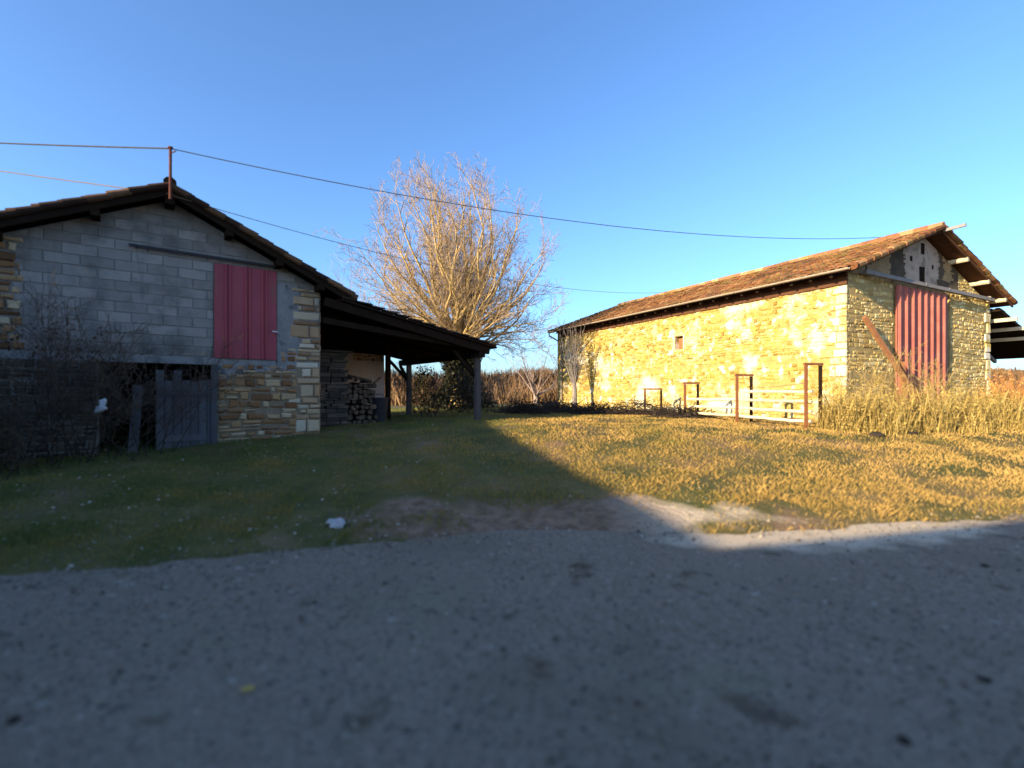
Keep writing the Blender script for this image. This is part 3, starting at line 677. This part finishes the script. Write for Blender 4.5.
# things standing about the block barn
p=L2W(2.62,1.3,0); 
wp=thing('stone_stack','dark stack of flat stones against the shaded wall under the lean-to','stone pile',(p.x,p.y,gz(p.x,p.y)),uL)
r=random.Random(8); m=MB(); z=-.1
while z<1.95:
    h=r.uniform(.06,.13); x=-.2
    while x<.55:
        w=r.uniform(.22,.45); m.box((x+r.uniform(-.03,.03),r.uniform(-.05,.05),z),(min(x+w,.68)-.02,.55+r.uniform(-.05,.05),z+h-.012),r.random()); x+=w
    z+=h
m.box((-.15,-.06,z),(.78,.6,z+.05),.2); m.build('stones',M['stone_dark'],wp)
p=L2W(3.6,2.0,0)
lp=thing('log_pile','low jumbled log pile under the lean-to before the pink wall','log pile',(p.x,p.y,gz(p.x,p.y)),uL)
m=MB()
for k in range(74):
    row=k//9; x=-.55+(k%9)*.14+r.uniform(-.03,.03); z=.07+row*.15+r.uniform(-.02,.02); rad=r.uniform(.05,.085)
    a=r.uniform(-.25,.25); m.tube([(x-a*.2,-.4+r.uniform(-.1,.1),z),(x+a*.2,.45+r.uniform(-.1,.1),z+r.uniform(-.05,.05))],rad,7,r.random())
for k in range(9): 
    x=r.uniform(-.6,.6); m.tube([(x,-.3,1.24+r.uniform(-.05,.12)),(x+r.uniform(-.5,.5),.3,1.30+r.uniform(-.05,.25))],.04,6,r.random())
M['log']=mat('brown_log',[(.1,(.07,.045,.03)),(.6,(.16,.105,.07)),(.95,(.26,.19,.13))],5,tint=.5,bump=.5)
m.build('logs',M['log'],lp)
p=L2W(4.35,1.7,0)
bk=thing('black_bin','black round bin standing by the log pile under the lean-to','bin',(p.x,p.y,gz(p.x,p.y)))
m=MB(); m.tube([(0,0,0),(0,0,.72)],[.19,.25],16); m.tube([(0,0,.70),(0,0,.74)],[.275,.275],16); m.build('body',M['dark_metal'],bk)
m=MB(); m.tube([(-.25,0,.68),(-.12,-.2,.84),(.12,-.2,.84),(.25,0,.68)],.012,6); m.build('handle',M['dark_metal'],bk)
# white sack caught in the brambles
p=at(101,406,8.25); r=random.Random(4); m=MB(); rings=[]
for i in range(9):
    u=i/8; c=Vector((.05*(u-.5)+.02*math.sin(u*5),0,-.15+.30*u)); q=.062*math.sin(math.pi*min(.97,max(.05,u)))**.6*(1.2-.5*u)
    rings.append([c+Vector((q*math.cos(k*.628)*(1+1.3*noise.noise(Vector((k*1.3,u*5,1)))),q*.6*math.sin(k*.628),.02*noise.noise(Vector((k,u*3,2))))) for k in range(10)])
m.grid(rings,.5); o=m.build('white_sack',M['white_plastic'],loc=p,smooth=True); o.rotation_euler=(R(15),R(30),R(20)); tag(o,'crumpled white sack caught on brambles by the dark stable opening','sack')
# brambles in front of the gable
bl=[(-8.45,8.1,2.75,31,'tall dark bramble bush covering the left corner of the block barn'),
    (-7.7,8.5,2.7,32,'dark bramble bush second from the left, below the grey blocks'),
    (-7.15,8.9,2.75,33,'dark bare bramble in front of the stable opening, left side'),
    (-7.05,9.1,2.4,34,'thin bare bramble reaching up the block wall above the stable opening'),
    (-8.9,7.2,1.7,35,'low dark bramble clump at the left frame edge'),
    (-8.0,7.6,1.35,36,'low dark bramble clump in front of the stone base wall')]
for x,y,h,sd,lb in bl:
    shrub('bramble_bush',lb,'bramble',x,y,h,.5,15 if sd<33 or sd in(35,36) else 8,M['twig_dark'],M['twig_bramble'],sd,(13,7),rad=.011,ratio=.45,ang=(6,52),group='brambles before the block barn',
          leaves=(M['ivy_brown'],330,.36,.035) if sd in(31,32,35,36) else None)

# ------------------------------------------------------------------ stone barn (local x along the gable, y to the back)
uR=math.atan2(.454,.891); OX,OY=9.37,13.6
mR=Matrix.Translation((OX,OY,0))@Matrix.Rotation(uR,4,'Z')
def R2W(x,y,z): return mR@Vector((x,y,z))
def build_right():
    r=random.Random(9)
    B=thing('stone_barn','long ochre stone barn with clay tile roof and ribbed red gable door','barn',(OX,OY,0),uR)
    W,LN=9.0,14.6; XA=4.35; rz=6.80; sl=.37; ev=.55
    top=lambda s: rz-sl*abs(s-XA)
    wt=lambda s: top(s)-.22
    w=MB(); w.prism([(0,0,.3),(5.3,0,.3),(5.3,0,4.9),(6.05,0,4.9),(6.05,0,.3),(W,0,.3),(W,0,wt(W)),(XA,0,wt(XA)),(0,0,wt(0))],(0,.45,0)) if False else None
    for poly in ([(0,0,.3),(2.9,0,.3),(2.9,0,4.9),(0,0,4.9)],[(6.08,0,.3),(W,0,.3),(W,0,4.9),(6.08,0,4.9)],[(0,0,4.9),(W,0,4.9),(W,0,wt(W)),(XA,0,wt(XA)),(0,0,wt(0))]):
        w.prism(poly,(0,.45,0))
    w.build('gable_wall',M['mortar_gable'],B)
    # window hole in the long wall: y 5.96..6.38, z 3.32..3.84
    wy0,wy1,wz0,wz1=5.96,6.38,3.32,3.84; tz=wt(0)-.02
    w=MB(); w.box((0,.45,.3),(.45,wy0,tz)); w.box((0,wy1,.3),(.45,LN,tz)); w.box((0,wy0,.3),(.45,wy1,wz0)); w.box((0,wy0,wz1),(.45,wy1,tz)); 
    w.build('long_wall',M['mortar_yellow'],B)
    w=MB(); w.box((W-.45,.45,.3),(W,LN,wt(W)-.02)); w.prism([(0,LN,.3),(W,LN,.3),(W,LN,wt(W)),(XA,LN,wt(XA)),(0,LN,wt(0))],(0,.45,0)); w.build('back_wall',M['mortar_gable'],B)
    m=MB(); m.box((.22,wy0,wz0),(.26,wy1,wz1)); sh=m.build('shutter',M['wood_rust'],B)
    # stones
    fs=lambda a,z,p:(-p,a,z)
    m=MB(); masonry(m,fs,(.20,LN+.43,.6,tz-.30),None,(.06,.15),(.08,.24),r,holes=[(wy0-.09,wy1+.09,wz0-.09,wz1+.09)],gap=.026,jit=.024,prot=(.012,.05),inset=.028,wander=.05); m.build('long_wall_stones',M['stone_yellow'],B)
    m=MB(); m.box((-.07,-.05,tz-.30),(.0,LN+.05,tz+.02)); m.build('eave_shade_board',M['wood_brown'],B)  # brown board added to deepen the dark band of shade under the eave
    m=MB()
    for a in ((wy0-.09,wy0,wz0-.02,wz1+.02),(wy1,wy1+.09,wz0-.02,wz1+.02),(wy0-.09,wy1+.09,wz1+.02,wz1+.09),(wy0-.09,wy1+.09,wz0-.09,wz0-.02)):
        masonry(m,fs,a,None,(.5,.6),(.6,.7),r,gap=.016,jit=.014,prot=(.02,.04),inset=.02)
    m.build('window_frame',M['quoin'],sh)
    m=MB(); z=.6; k=0
    while z<tz-.35:
        h=min(r.uniform(.14,.38),tz-.3-z); a=r.uniform(.4,.75) if k%2 else r.uniform(.25,.45)
        masonry(m,fs,(-.03,a,z,z+h),None,(h,h),(.2,.5),r,gap=.02,jit=.012,prot=(.045,.06),inset=.03)
        z+=h; k+=1
    m.build('corner_stones',M['quoin'],B); m=MB()
    z=.6;k=0
    while z<wt(W)-.1:
        h=min(r.uniform(.26,.42),wt(W)-z-.02); masonry(m,lambda a_,z_,p:(a_,-p,z_),(W-r.uniform(.2,.42),W+.03,z,z+h),None,(h,h),(2,2),r,gap=.016,jit=.010,prot=(.035,.05),inset=.025); z+=h;k+=1
    m.build('corner_stones',M['quoin'],B)
    fg=lambda a,z,p:(a,-p,z)
    conv=[(0,0),(W,0),(W,wt(W)-.03),(XA,wt(XA)-.03),(0,wt(0)-.03)]
    for reg in ((-.04,2.45,.6,4.99),(6.08,W-.35,.6,4.99),(6.6,W-.02,5.0,6.6)):
        m=MB(); masonry(m,fg,reg,conv,(.06,.15),(.10,.30),r,gap=.024,jit=.022,prot=(.005,.022),inset=.035,wander=.06); m.build('gable_stones',M['stone_gable'],B)
    m=MB(); m.prism([(.0,0,4.99),(.9,0,4.99),(.9,0,wt(.9)-.03),(0,0,wt(0)-.03)],(0,-.02,0)); m.build('tan_plaster',M['plaster_tan'],B)
    # plaster of the gable top: tan left part, dark stain, pale middle with holes, dark right part
    def slab(poly,holes,mt,nm,d=.03,rag=.14):
        conv2=poly; b_=MB(); x0=min(q[0] for q in poly); x1=max(q[0] for q in poly); z0=min(q[1] for q in poly); z1=max(q[1] for q in poly)
        cells=[(x0,x1,z0,z1)]
        for h in holes: cells=subtract(cells,h)
        zz=z0
        while zz<z1:
            hh=r.uniform(.05,.11); ja=r.uniform(0,rag); jb=r.uniform(0,rag)
            for (a,b2,c,d2) in cells:
                c1=max(c,zz); d1=min(d2,zz+hh)
                if d1-c1<.004: continue
                p=clip([(a,c1),(b2,c1),(b2,d1),(a,d1)],conv2)
                if len(p)<3: continue
                lo=min(q[0] for q in p); hi=max(q[0] for q in p)
                p=[(q[0]+(ja if q[0]<lo+.02 and a<=x0+.3 else 0)-(jb if q[0]>hi-.02 and b2>=x1-.3 else 0),q[1]) for q in p]
                if area(p)>.0005: b_.prism([(q[0],.0,q[1]) for q in p],(0,-d,0))
            zz+=hh
        return b_.build(nm,mt,B)
    cc=lambda s: wt(s)-.03
    slab([(.9,5.06),(6.6,5.06),(6.6,cc(6.6)),(XA,cc(XA)),(.9,cc(.9))],[],M['plaster_dark'],'dark_plaster',.012,0)
    slab([(.9,5.06),(2.35,5.06),(2.30,cc(2.30)),(.9,cc(.9))],[],M['plaster_tan'],'tan_plaster',.022)
    slab([(3.03,5.06),(5.15,5.06),(5.3,5.75),(5.2,cc(5.2)),(XA,cc(XA)),(2.96,cc(2.96))],[(3.95,4.32,5.12,5.62),(3.38,3.55,5.72,5.88),(4.75,4.9,5.62,5.76),(4.05,4.3,6.02,6.38)],M['plaster'],'pale_plaster',.03)
    slab([(5.45,5.35),(6.3,5.3),(6.3,cc(6.3)),(5.45,cc(5.45))],[],M['plaster_tan'],'tan_plaster',.02,.3)
    for (a,b2,c,d2) in [(3.95,4.32,5.12,5.62),(3.38,3.55,5.72,5.88),(4.75,4.9,5.62,5.76),(4.05,4.3,6.02,6.38)]:
        m=MB(); m.box((a,-.016,c),(b2,-.001,d2)); m.build('pigeon_hole',M['wood_dark'],B)
    # big door
    m=MB(); x=2.47; pts=[(x,-.10)]
    n=8; sp=(5.62-2.47)/n
    for k in range(n):
        c=x+sp*(k+.12); pts+=[(c,-.10),(c+.05,-.16),(c+.075,-.16),(c+.09,-.10)]
    pts.append((5.62,-.10))
    m.grid([[(a,b_,.95) for a,b_ in pts],[(a,b_,4.86) for a,b_ in pts]],.5,close=False); m.box((2.47,-.095,.95),(5.62,-.06,4.86)); m.build('sliding_door',M['red_door'],B)
    m=MB(); m.beam((.55,-.20,5.02),(8.75,-.20,4.93),.10,.11); 
    for k in range(6): xx=.9+1.5*k; m.beam((xx,-.26,5.0),(xx,.0,5.0),.06,.06)
    m.build('door_rail',M['wood_grey'],B)
    m=MB(); m.box((6.5,-.03,4.88),(8.6,.02,4.94)); 
    # roof
    VR=.5; XE0,XE1=-ev,9.6
    for sx_,xe in ((-1,XE0),(1,XE1)):
        dn=Vector((sx_,0,-sl)).normalized(); ln=abs(xe-XA)*math.sqrt(1+sl*sl)
        m=MB(); tile_slope(m,Vector((XA,-VR,rz-.02)),dn,(0,1,0),LN+1.0,ln,r)
        verge_tiles(m,Vector((XA,-VR,rz-.03)),dn,ln,sx_,r); verge_tiles(m,Vector((XA,LN+.5,rz-.03)),dn,ln,sx_,r)
        m.build('roof_tiles',M['tile'],B)
        m=MB(); a=Vector((XA,-VR+.02,rz-.075)); e=a+dn*(ln-.03); m.prism([a,e,e-Vector((0,0,.03)),a-Vector((0,0,.03))],(0,LN+.95,0)); m.build('roof_boards',M['wood_brown'],B)
        if sx_==1:
            m=MB(); a2=a-Vector((0,0,.032)); e2=e-Vector((0,0,.032)); q=Vector((0,0,.07)); m.prism([a2,e2,e2-q,a2-q],(0,.05,0)); m.build('verge_board',M['wood_brown'],B)
    m=MB()
    for k in range(41): y=-VR+k*.38; m.tube([(XA,y,rz+.03+.01*math.sin(k*.7)),(XA,y+.42,rz+.05+.01*math.sin(k*.7))],[.12,.105],8,r.random())
    m.build('ridge_tiles',M['tile_moss'],B)
    # rafter tails under the long eave
    m=MB()
    for k in range(26): y=.15+k*.57; m.beam((.3,y,top(.3)-.16),(-ev+.08,y,top(-ev+.08)-.16),.08,.10)
    m.build('rafter_tails',M['wood_dark'],B)
    m=MB(); ze=top(-ev)-.03; ring=[]
    for y in (-.42,LN+.45):
        ring.append([(-ev-.09+.05*math.cos(a_),y,ze+.0+.05*math.sin(a_)) for a_ in [math.pi+math.pi*j/8 for j in range(9)]]+[(-ev-.09+.04*math.cos(a_),y,ze+.04*math.sin(a_)) for a_ in [2*math.pi-math.pi*j/8 for j in range(9)]])
    m.grid(ring,.5); g_=m.build('gutter',M['zinc'],B,smooth=False)
    m=MB(); m.tube([(-ev-.09,LN+.3,ze-.06),(-ev-.09,LN+.3,ze-.22),(-.12,LN-.1,ze-.62),(-.10,LN-.1,.9)],.045,8); m.build('downpipe',M['zinc'],g_)
    for s in (6.0,7.55,8.9):
        m=MB(); z=top(s)-.20; m.tube([(s,-.50,z-.01),(s,.6,z)],[.075,.085],8); m.build('purlin',M['wood_pale'],B)
    m=MB(); m.beam((XA+.05,-1.02,rz-.10),(XA+.05,1.0,rz-.16),.06,.09); m.build('ridge_pole',M['wood_grey'],B)
    # lean-to on the far side
    Z=lambda x: 4.62-.30*(x-W)
    m=MB(); m.prism([(W+.05,-.3,Z(W+.05)),(14,-.3,Z(14)),(14,-.3,Z(14)-.05),(W+.05,-.3,Z(W+.05)-.05)],(0,9,0)); m.build('lean_to_roof',M['wood_dark'],B)
    m=MB(); dn=Vector((1,0,-.30)).normalized(); tile_slope(m,Vector((W+.05,-.32,Z(W+.05)+.02)),dn,(0,1,0),9,5.2,r,seg=5); m.build('lean_to_tiles',M['tile'],B)
    for s in (9.7,10.6,11.6):
        m=MB(); m.beam((s,-.55,Z(s)-.13),(s,8.6,Z(s)-.13),.11,.13); m.build('purlin',M['wood_pale'],B)
    m=MB(); m.beam((9.05,.2,3.0),(12.2,.2,3.55),.09,.1) if False else m.beam((9.3,1.0,4.1),(12.6,1.0,2.9),.09,.12); m.build('brace',M['wood_grey'],B)
    m=MB(); m.box((W+.02,7.9,3.0),(13.9,8.0,Z(13.9)+1.0)) if False else m.prism([(W+.02,7.9,2.95),(13.9,7.9,2.95),(13.9,7.9,Z(13.9)-.06),(W+.02,7.9,Z(W)-.06)],(0,.08,0)); m.build('board_cladding',M['wood_dark'],B)
    for (x,y) in ((13.7,.0),(13.7,8.4),(13.7,4.2)):
        m=MB(); m.beam((x,y,.5),(x,y,Z(x)-.05),.18,.18,up=(0,1,0)); m.build('post',M['wood_dark'],B)
    return B
build_right()
# leaning timber at the gable
a=R2W(.55,-.18,3.75); b_=R2W(2.7,-.75,1.0)
m=MB(); m.beam((0,0,0),b_-a,.085,.12); tag(m.build('leaning_timber',M['wood_rust'],loc=a),'reddish timber leaning diagonally on the stone gable left of the ribbed door','timber')
m=MB(); q=R2W(2.2,-.45,0); q.z=gz(q.x,q.y); m.beam((0,0,-.1),(-.03,.1,1.75),.10,.10,up=(0,1,0)); tag(m.build('short_post',M['wood_rust'],loc=q),'short reddish upright post at the left edge of the ribbed red door','post')

# ------------------------------------------------------------------ rusty post frames and rails
def frame(px,py,wpx,D,label):
    p=at(px,py,D); w=wpx/F*D; z0=gz(p.x,D)-.1; h=p.z-z0
    t=thing('post_frame',label,'post frame',(p.x,D,z0),0,'rusty post frames along the paddock rails')
    for k,x in enumerate((0,w)):
        m=MB(); m.beam((x,.10*k,0),(x,.10*k,h-.035),.062,.062,up=(0,1,0)); m.build('post',M['rust'] if k==0 else M['wood_dark'],t)
    m=MB(); m.beam((-.05,0,h),(w+.05,.10,h+.0),.065,.06); m.build('crossbar',M['rust'],t)
    return p,w
frame(645,389,17,18.2,'smallest rusty post frame, farthest left before the sunlit stone wall')
fB=frame(685,383,14,15.6,'second rusty post frame from the left, just above the dark brush')
fC=frame(737,375,16,13.4,'third rusty post frame, standing at the left end of the pale rails')
fD=frame(806,364,17,11.7,'tallest rusty post frame, at the right end of the pale rails')
def rail_fence(label,A,B_,zs,seed):
    r=random.Random(seed); t=thing('rail_fence',label,'fence',(A.x,A.y,gz(A.x,A.y)))
    for k,(z1,z2) in enumerate(zs):
        m=MB(); p=Vector((0,-.02*k,z1)); q=Vector((B_.x-A.x,B_.y-A.y-.02*k,z2)); n=8
        m.tube([p.lerp(q,i/n)+Vector((0,r.uniform(-.01,.01),r.uniform(-.012,.012))) for i in range(n+1)],.040,7,r.random()); m.build('rail',M['wood_pale'],t)
A=Vector((fC[0].x+.05,13.35,0)); Bq=Vector((fD[0].x+.1,11.66,0))
rail_fence('four pale sunlit rails between third and tallest rusty frames',A,Bq,[(.18,.12),(.40,.36),(.62,.60),(.86,.84)],1)
A2=Vector((fB[0].x+.1,15.55,0)); B2=Vector((fC[0].x+.1,13.3,0))
rail_fence('short pale rails between second and third rusty frames',A2,B2,[(.15,.16),(.36,.38),(.58,.60)],2)
cable('fence_wire',(fC[0].x+.4,13.4,at(0,388,13.4).z),(fD[0].x,11.7,at(0,383,11.7).z),.02,.008,'thin wire strung above the pale rails',M['wire'])

# ------------------------------------------------------------------ vegetation on the right
def straw_clump(name,label,cat,x,y,rad,h,n,m_,seed,group=None):
    r=random.Random(seed); z=gz(x,y)-.05; b=MB()
    for _ in range(n):
        an=r.uniform(0,6.28); q=rad*math.sqrt(r.random()); px,py=q*math.cos(an),q*math.sin(an)*.8
        hh=h*(.15+.8*r.random()**1.7)*(1-.25*noise.noise(Vector((px*2.2,py*2.2,seed))))*(1-.35*(q/rad)**2); l=hh*r.uniform(.05,.5); b2=r.uniform(0,6.28); w=r.uniform(.003,.0075)
        zz=gz(x+px,y+py)-.03-z; c=r.uniform(0,3.14); dx,dy=w*math.cos(c),w*math.sin(c)
        e=Vector((px+l*math.cos(b2),py+l*math.sin(b2),zz+hh)); mid=Vector((px+.35*l*math.cos(b2),py+.35*l*math.sin(b2),zz+hh*.55)); t=r.random()
        b.poly([(px-dx,py-dy,zz),(px+dx,py+dy,zz),mid+Vector((dx*.8,dy*.8,0)),e,mid-Vector((dx*.8,dy*.8,0))],t)
        for k in range(3):
            u=r.uniform(.4,1); s=Vector((px,py,zz)).lerp(e,u); leaf(b,s+Vector((r.uniform(-.05,.05),r.uniform(-.05,.05),0)),r.uniform(.012,.035),r,t)
    return tag(b.build(name,m_,loc=(x,y,z)),label,cat,group)
G='dry weed clumps before the stone gable'
wl=[(7.9,11.6,.55,1.4,M['straw'],'tall straw-coloured weeds right beside the tallest rusty frame'),
    (8.7,11.5,.7,1.4,M['straw'],'dry weed clump below the pale corner of the stone barn'),
    (9.7,11.7,.8,1.45,M['straw'],'dry weed clump below the leaning reddish timber'),
    (10.8,11.9,.8,1.4,M['straw'],'dry weed clump in front of the left half of the ribbed red door'),
    (11.9,12.3,.85,1.4,M['straw'],'dry weed clump in front of the right half of the ribbed red door'),
    (13.0,12.9,.8,1.4,M['straw'],'dry weed clump before the right stone pier of the gable'),
    (13.7,13.2,.8,1.75,M['bracken'],'orange bracken clump at the right corner of the stone barn'),
    (14.5,13.7,.8,1.6,M['bracken'],'orange bracken clump at the far right frame edge'),
    (13.2,11.9,1.0,.7,M['straw'],'low pale weed clump in front of the orange bracken')]
for k,(x,y,rad,h,m_,lb) in enumerate(wl): straw_clump('weed_clump',lb,'weeds',x,y,rad,h,1150,m_,60+k,G)
for k,(x,y,h,lb) in enumerate([(9.0,12.6,2.1,'bare twiggy bush against the barn corner, left of the leaning timber'),(10.0,12.7,2.2,'bare twiggy bush under the leaning timber'),(11.2,13.2,1.9,'bare twiggy bush across the lower ribbed red door'),(12.3,13.8,1.8,'bare twiggy bush by the right edge of the ribbed red door'),(8.1,12.0,1.7,'bare twiggy bush just behind the tallest rusty frame')]):
    shrub('twiggy_bush',lb,'bush',x,y,h,.4,9,M['twig'],M['straw'],80+k,(9,5),rad=.011,ratio=.42,ang=(5,45),group='bare bushes before the stone gable')
# dark brush in the middle
dk=[(3.0,17.3,.8,.55,'dark low brush heap left of the smallest rusty frame'),(4.4,17.0,.9,.75,'dark low brush heap below the smallest rusty frame'),(5.3,15.3,.7,.5,'dark low brush heap at the foot of the second rusty frame'),
    (.35,17.5,.7,.65,'dark brush heap right of the lean-to corner post'),(1.3,18.5,.9,.6,'long dark brush heap in front of the brown scrub'),(2.2,20.5,.8,.6,'small dark brush heap at the foot of the grey tree')]
for k,(x,y,rad,h,lb) in enumerate(dk):
    r=random.Random(100+k); b=MB(); z=gz(x,y)
    for _ in range(300):
        an=r.uniform(0,6.28); q=rad*math.sqrt(r.random()); p=Vector((q*math.cos(an)*1.4,q*math.sin(an)*.6,h*.75*(1-(q/rad)**2)*r.random()))
        d=Vector((r.gauss(0,1),r.gauss(0,.6),r.gauss(0,.5))).normalized()*r.uniform(.15,.4); b.tube([p-d,p,p+d+Vector((0,0,r.uniform(-.1,.05)))],[.012,.011,.004],3,r.random(),caps=False)
    tag(b.build('brush_heap',M['twig_dark'],loc=(x,y,z+.02)),lb,'brush heap','dark brush heaps along the paddock')
shrub('twiggy_bush','bare brown bush behind the lean-to corner post','bush',-.6,17.6,1.6,.4,9,M['twig_dark'],M['twig'],91,(9,5),rad=.012)
shrub('twiggy_bush','dim bare bush under the lean-to in front of the ivy trunk','bush',-2.7,16.4,1.2,.4,10,M['twig_dark'],M['twig_dark'],92,(9,5),rad=.012)

shrub('twiggy_bush','tall dark bush between the back posts of the lean-to','bush',-3.35,18.6,2.1,.5,14,M['twig_dark'],M['twig_dark'],93,(11,6),rad=.013,leaves=(M['ivy_brown'],500,.34,.05))
shrub('twiggy_bush','dark rounded bush behind the lean-to just left of its front post','bush',-1.75,18.2,1.9,.5,14,M['twig_dark'],M['twig_dark'],94,(11,6),rad=.013,leaves=(M['ivy_brown'],500,.34,.05))
# brown scrub and far woods
r=random.Random(77); b=MB()
for _ in range(2600):
    y=r.uniform(36,62); x=r.uniform(-.9*y,1.15*y); z=gz(x,y); h=r.uniform(.8,2.2)*(1+.02*(y-36))
    t=r.random()
    for k in range(7):
        a=r.uniform(0,6.28); l=h*r.uniform(.1,.5); w=r.uniform(.02,.05); px=x+r.uniform(-.7,.7); py=y+r.uniform(-.7,.7); hh=h*r.uniform(.5,1)
        b.poly([(px-w,py,z-.2),(px+w,py,z-.2),(px+l*math.cos(a)*.5+w*.6,py+l*math.sin(a)*.5,z+hh*.6),(px+l*math.cos(a),py+l*math.sin(a),z+hh)],min(1,max(0,t+r.uniform(-.3,.3))))
        b.poly([(px+l*math.cos(a)*.3,py,z+hh*.4),(px+l*math.cos(a)*.3+.04,py,z+hh*.4),(px-l*math.cos(a)*.8,py+l*math.sin(a)*.6,z+hh*.95)],t)
tag(b.build('scrub',M['scrub']),kind='stuff')
b=MB()
for _ in range(2600):
    y=r.uniform(120,235); x=r.uniform(-.6*y,1.2*y); z=gz(x,y); h=r.uniform(2.5,5.5); t=r.random()
    for k in range(6):
        l=r.uniform(-1.8,1.8); px=x+r.uniform(-1.5,1.5); w=.16; hh=h*r.uniform(.6,1)
        b.poly([(px-w,y,z-.3),(px+w,y,z-.3),(px+l+w*.3,y+r.uniform(-1,1),z+hh),(px+l-w*.3,y+r.uniform(-1,1),z+hh)],min(1,max(0,t+r.uniform(-.3,.3))))
tag(b.build('far_woods',M['scrub']),kind='stuff')

# ------------------------------------------------------------------ L-shaped farmhouse behind the photographer: casts the shade on road and verge
AZ=Vector((-.80,-.60)).normalized(); EL=16.5; K=1/math.tan(R(EL)); H=5.0
ga=Vector((2.15,5.0)); cor=ga+AZ*(K*H)
e1=Vector((4.3,1.1)).normalized()
hs=thing('farmhouse','L-shaped farmhouse standing behind the photographer, shading the road','house',(cor.x,cor.y,0),math.atan2(e1.y,e1.x))
TURN=93.4-90-math.degrees(math.atan2(e1.y,e1.x))
def wing(ax0,ax1,depth,along):       # local x = e1, y ~ e2
    m=MB(); rf=MB(); sl=.2; ov=.5
    if along=='x':
        a0,a1=ax0,ax1; m.box((a0,-depth-.0,-.2),(a1,-ov,H-.16)); 
        for s,y0,y1 in ((1,0,-depth/2),(2,-depth-ov,-depth/2)):
            zr=H+sl*abs(y1-y0) ; rf.prism([(a0-.3,y0,H-.12),(a0-.3,y1,zr-.12),(a0-.3,y1,zr),(a0-.3,y0,H)],(a1-a0+.6,0,0))
        m.prism([(a0,-ov,H-.16),(a0,-depth/2,H+sl*depth/2-.2),(a0,-depth,H-.16)],(a1-a0,0,0))
    else:
        a0,a1=ax0,ax1; m.box((-depth,a0,-.2),(-ov,a1,H-.16))
        for s,x0,x1 in ((1,0,-depth/2),(2,-depth-ov,-depth/2)):
            zr=H+sl*abs(x1-x0); rf.prism([(x0,a0-.3,H-.12),(x1,a0-.3,zr-.12),(x1,a0-.3,zr),(x0,a0-.3,H)],(0,a1-a0+.6,0))
        m.prism([(-ov,a0,H-.16),(-depth/2,a0,H+sl*depth/2-.2),(-depth,a0,H-.16)],(0,a1-a0,0))
    for o_ in (m.build('wall',M['house_wall'],hs), rf.build('roof',M['tile'],hs)):
        if along=='y': o_.rotation_euler=(0,0,R(TURN))
wing(-6.9,8.6,7.0,'x'); wing(-6.9,13.0,7.0,'y')
for x in (1.5,4.2,6.9):
    for z in (1.0,3.2):
        m=MB(); m.box((x,-.52,z),(x+.9,-.46,z+1.2)); wn=m.build('window',M['wood_grey'],hs)
        m=MB(); m.box((x+.08,-.455,z+.08),(x+.82,-.45,z+1.12)); m.build('pane',M['glass_dark'],wn)
for y in (2.0,5.0,8.0):
    for z in (1.0,3.2):
        m=MB(); m.box((-.52,y,z),(-.46,y+.9,z+1.2)); wn=m.build('window',M['wood_grey'],hs); wn.rotation_euler=(0,0,R(TURN))
        m=MB(); m.box((-.455,y+.08,z+.08),(-.45,y+.82,z+1.12)); m.build('pane',M['glass_dark'],wn)

# ------------------------------------------------------------------ light, sky, camera
w=bpy.data.worlds.new('World'); scene.world=w; w.use_nodes=True
nt=w.node_tree; bg=nt.nodes['Background']; sk=nt.nodes.new('ShaderNodeTexSky'); sk.sky_type='NISHITA'; sk.sun_disc=False
sk.sun_elevation=R(EL); sk.sun_rotation=math.atan2(AZ.x,AZ.y)%(2*math.pi); sk.altitude=200; sk.air_density=1.0; sk.dust_density=1.6; sk.ozone_density=5.8
nt.links.new(sk.outputs[0],bg.inputs[0]); bg.inputs[1].default_value=.145
sun=bpy.data.lights.new('sun','SUN'); sun.energy=5.0; sun.angle=R(.6); sun.color=(1,.80,.50)
so=bpy.data.objects.new('sun',sun); COL.objects.link(so)
so.rotation_euler=Vector((-AZ.x,-AZ.y,-math.tan(R(EL)))).to_track_quat('-Z','Y').to_euler()
cam=bpy.data.cameras.new('camera'); co=bpy.data.objects.new('camera',cam); COL.objects.link(co); scene.camera=co
co.location=(0,0,CZ); co.rotation_euler=(R(90),0,0); cam.sensor_width=36; cam.lens=36*F/1024; cam.shift_y=(HY-384)/1024; cam.clip_end=2000; cam.clip_start=.05
cam.dof.use_dof=True; cam.dof.focus_distance=22; cam.dof.aperture_fstop=cam.lens/1000/.045
vs=scene.view_settings; vs.view_transform='Standard'; vs.look='None'; vs.exposure=1.35; vs.gamma=1; vs.use_curve_mapping=False
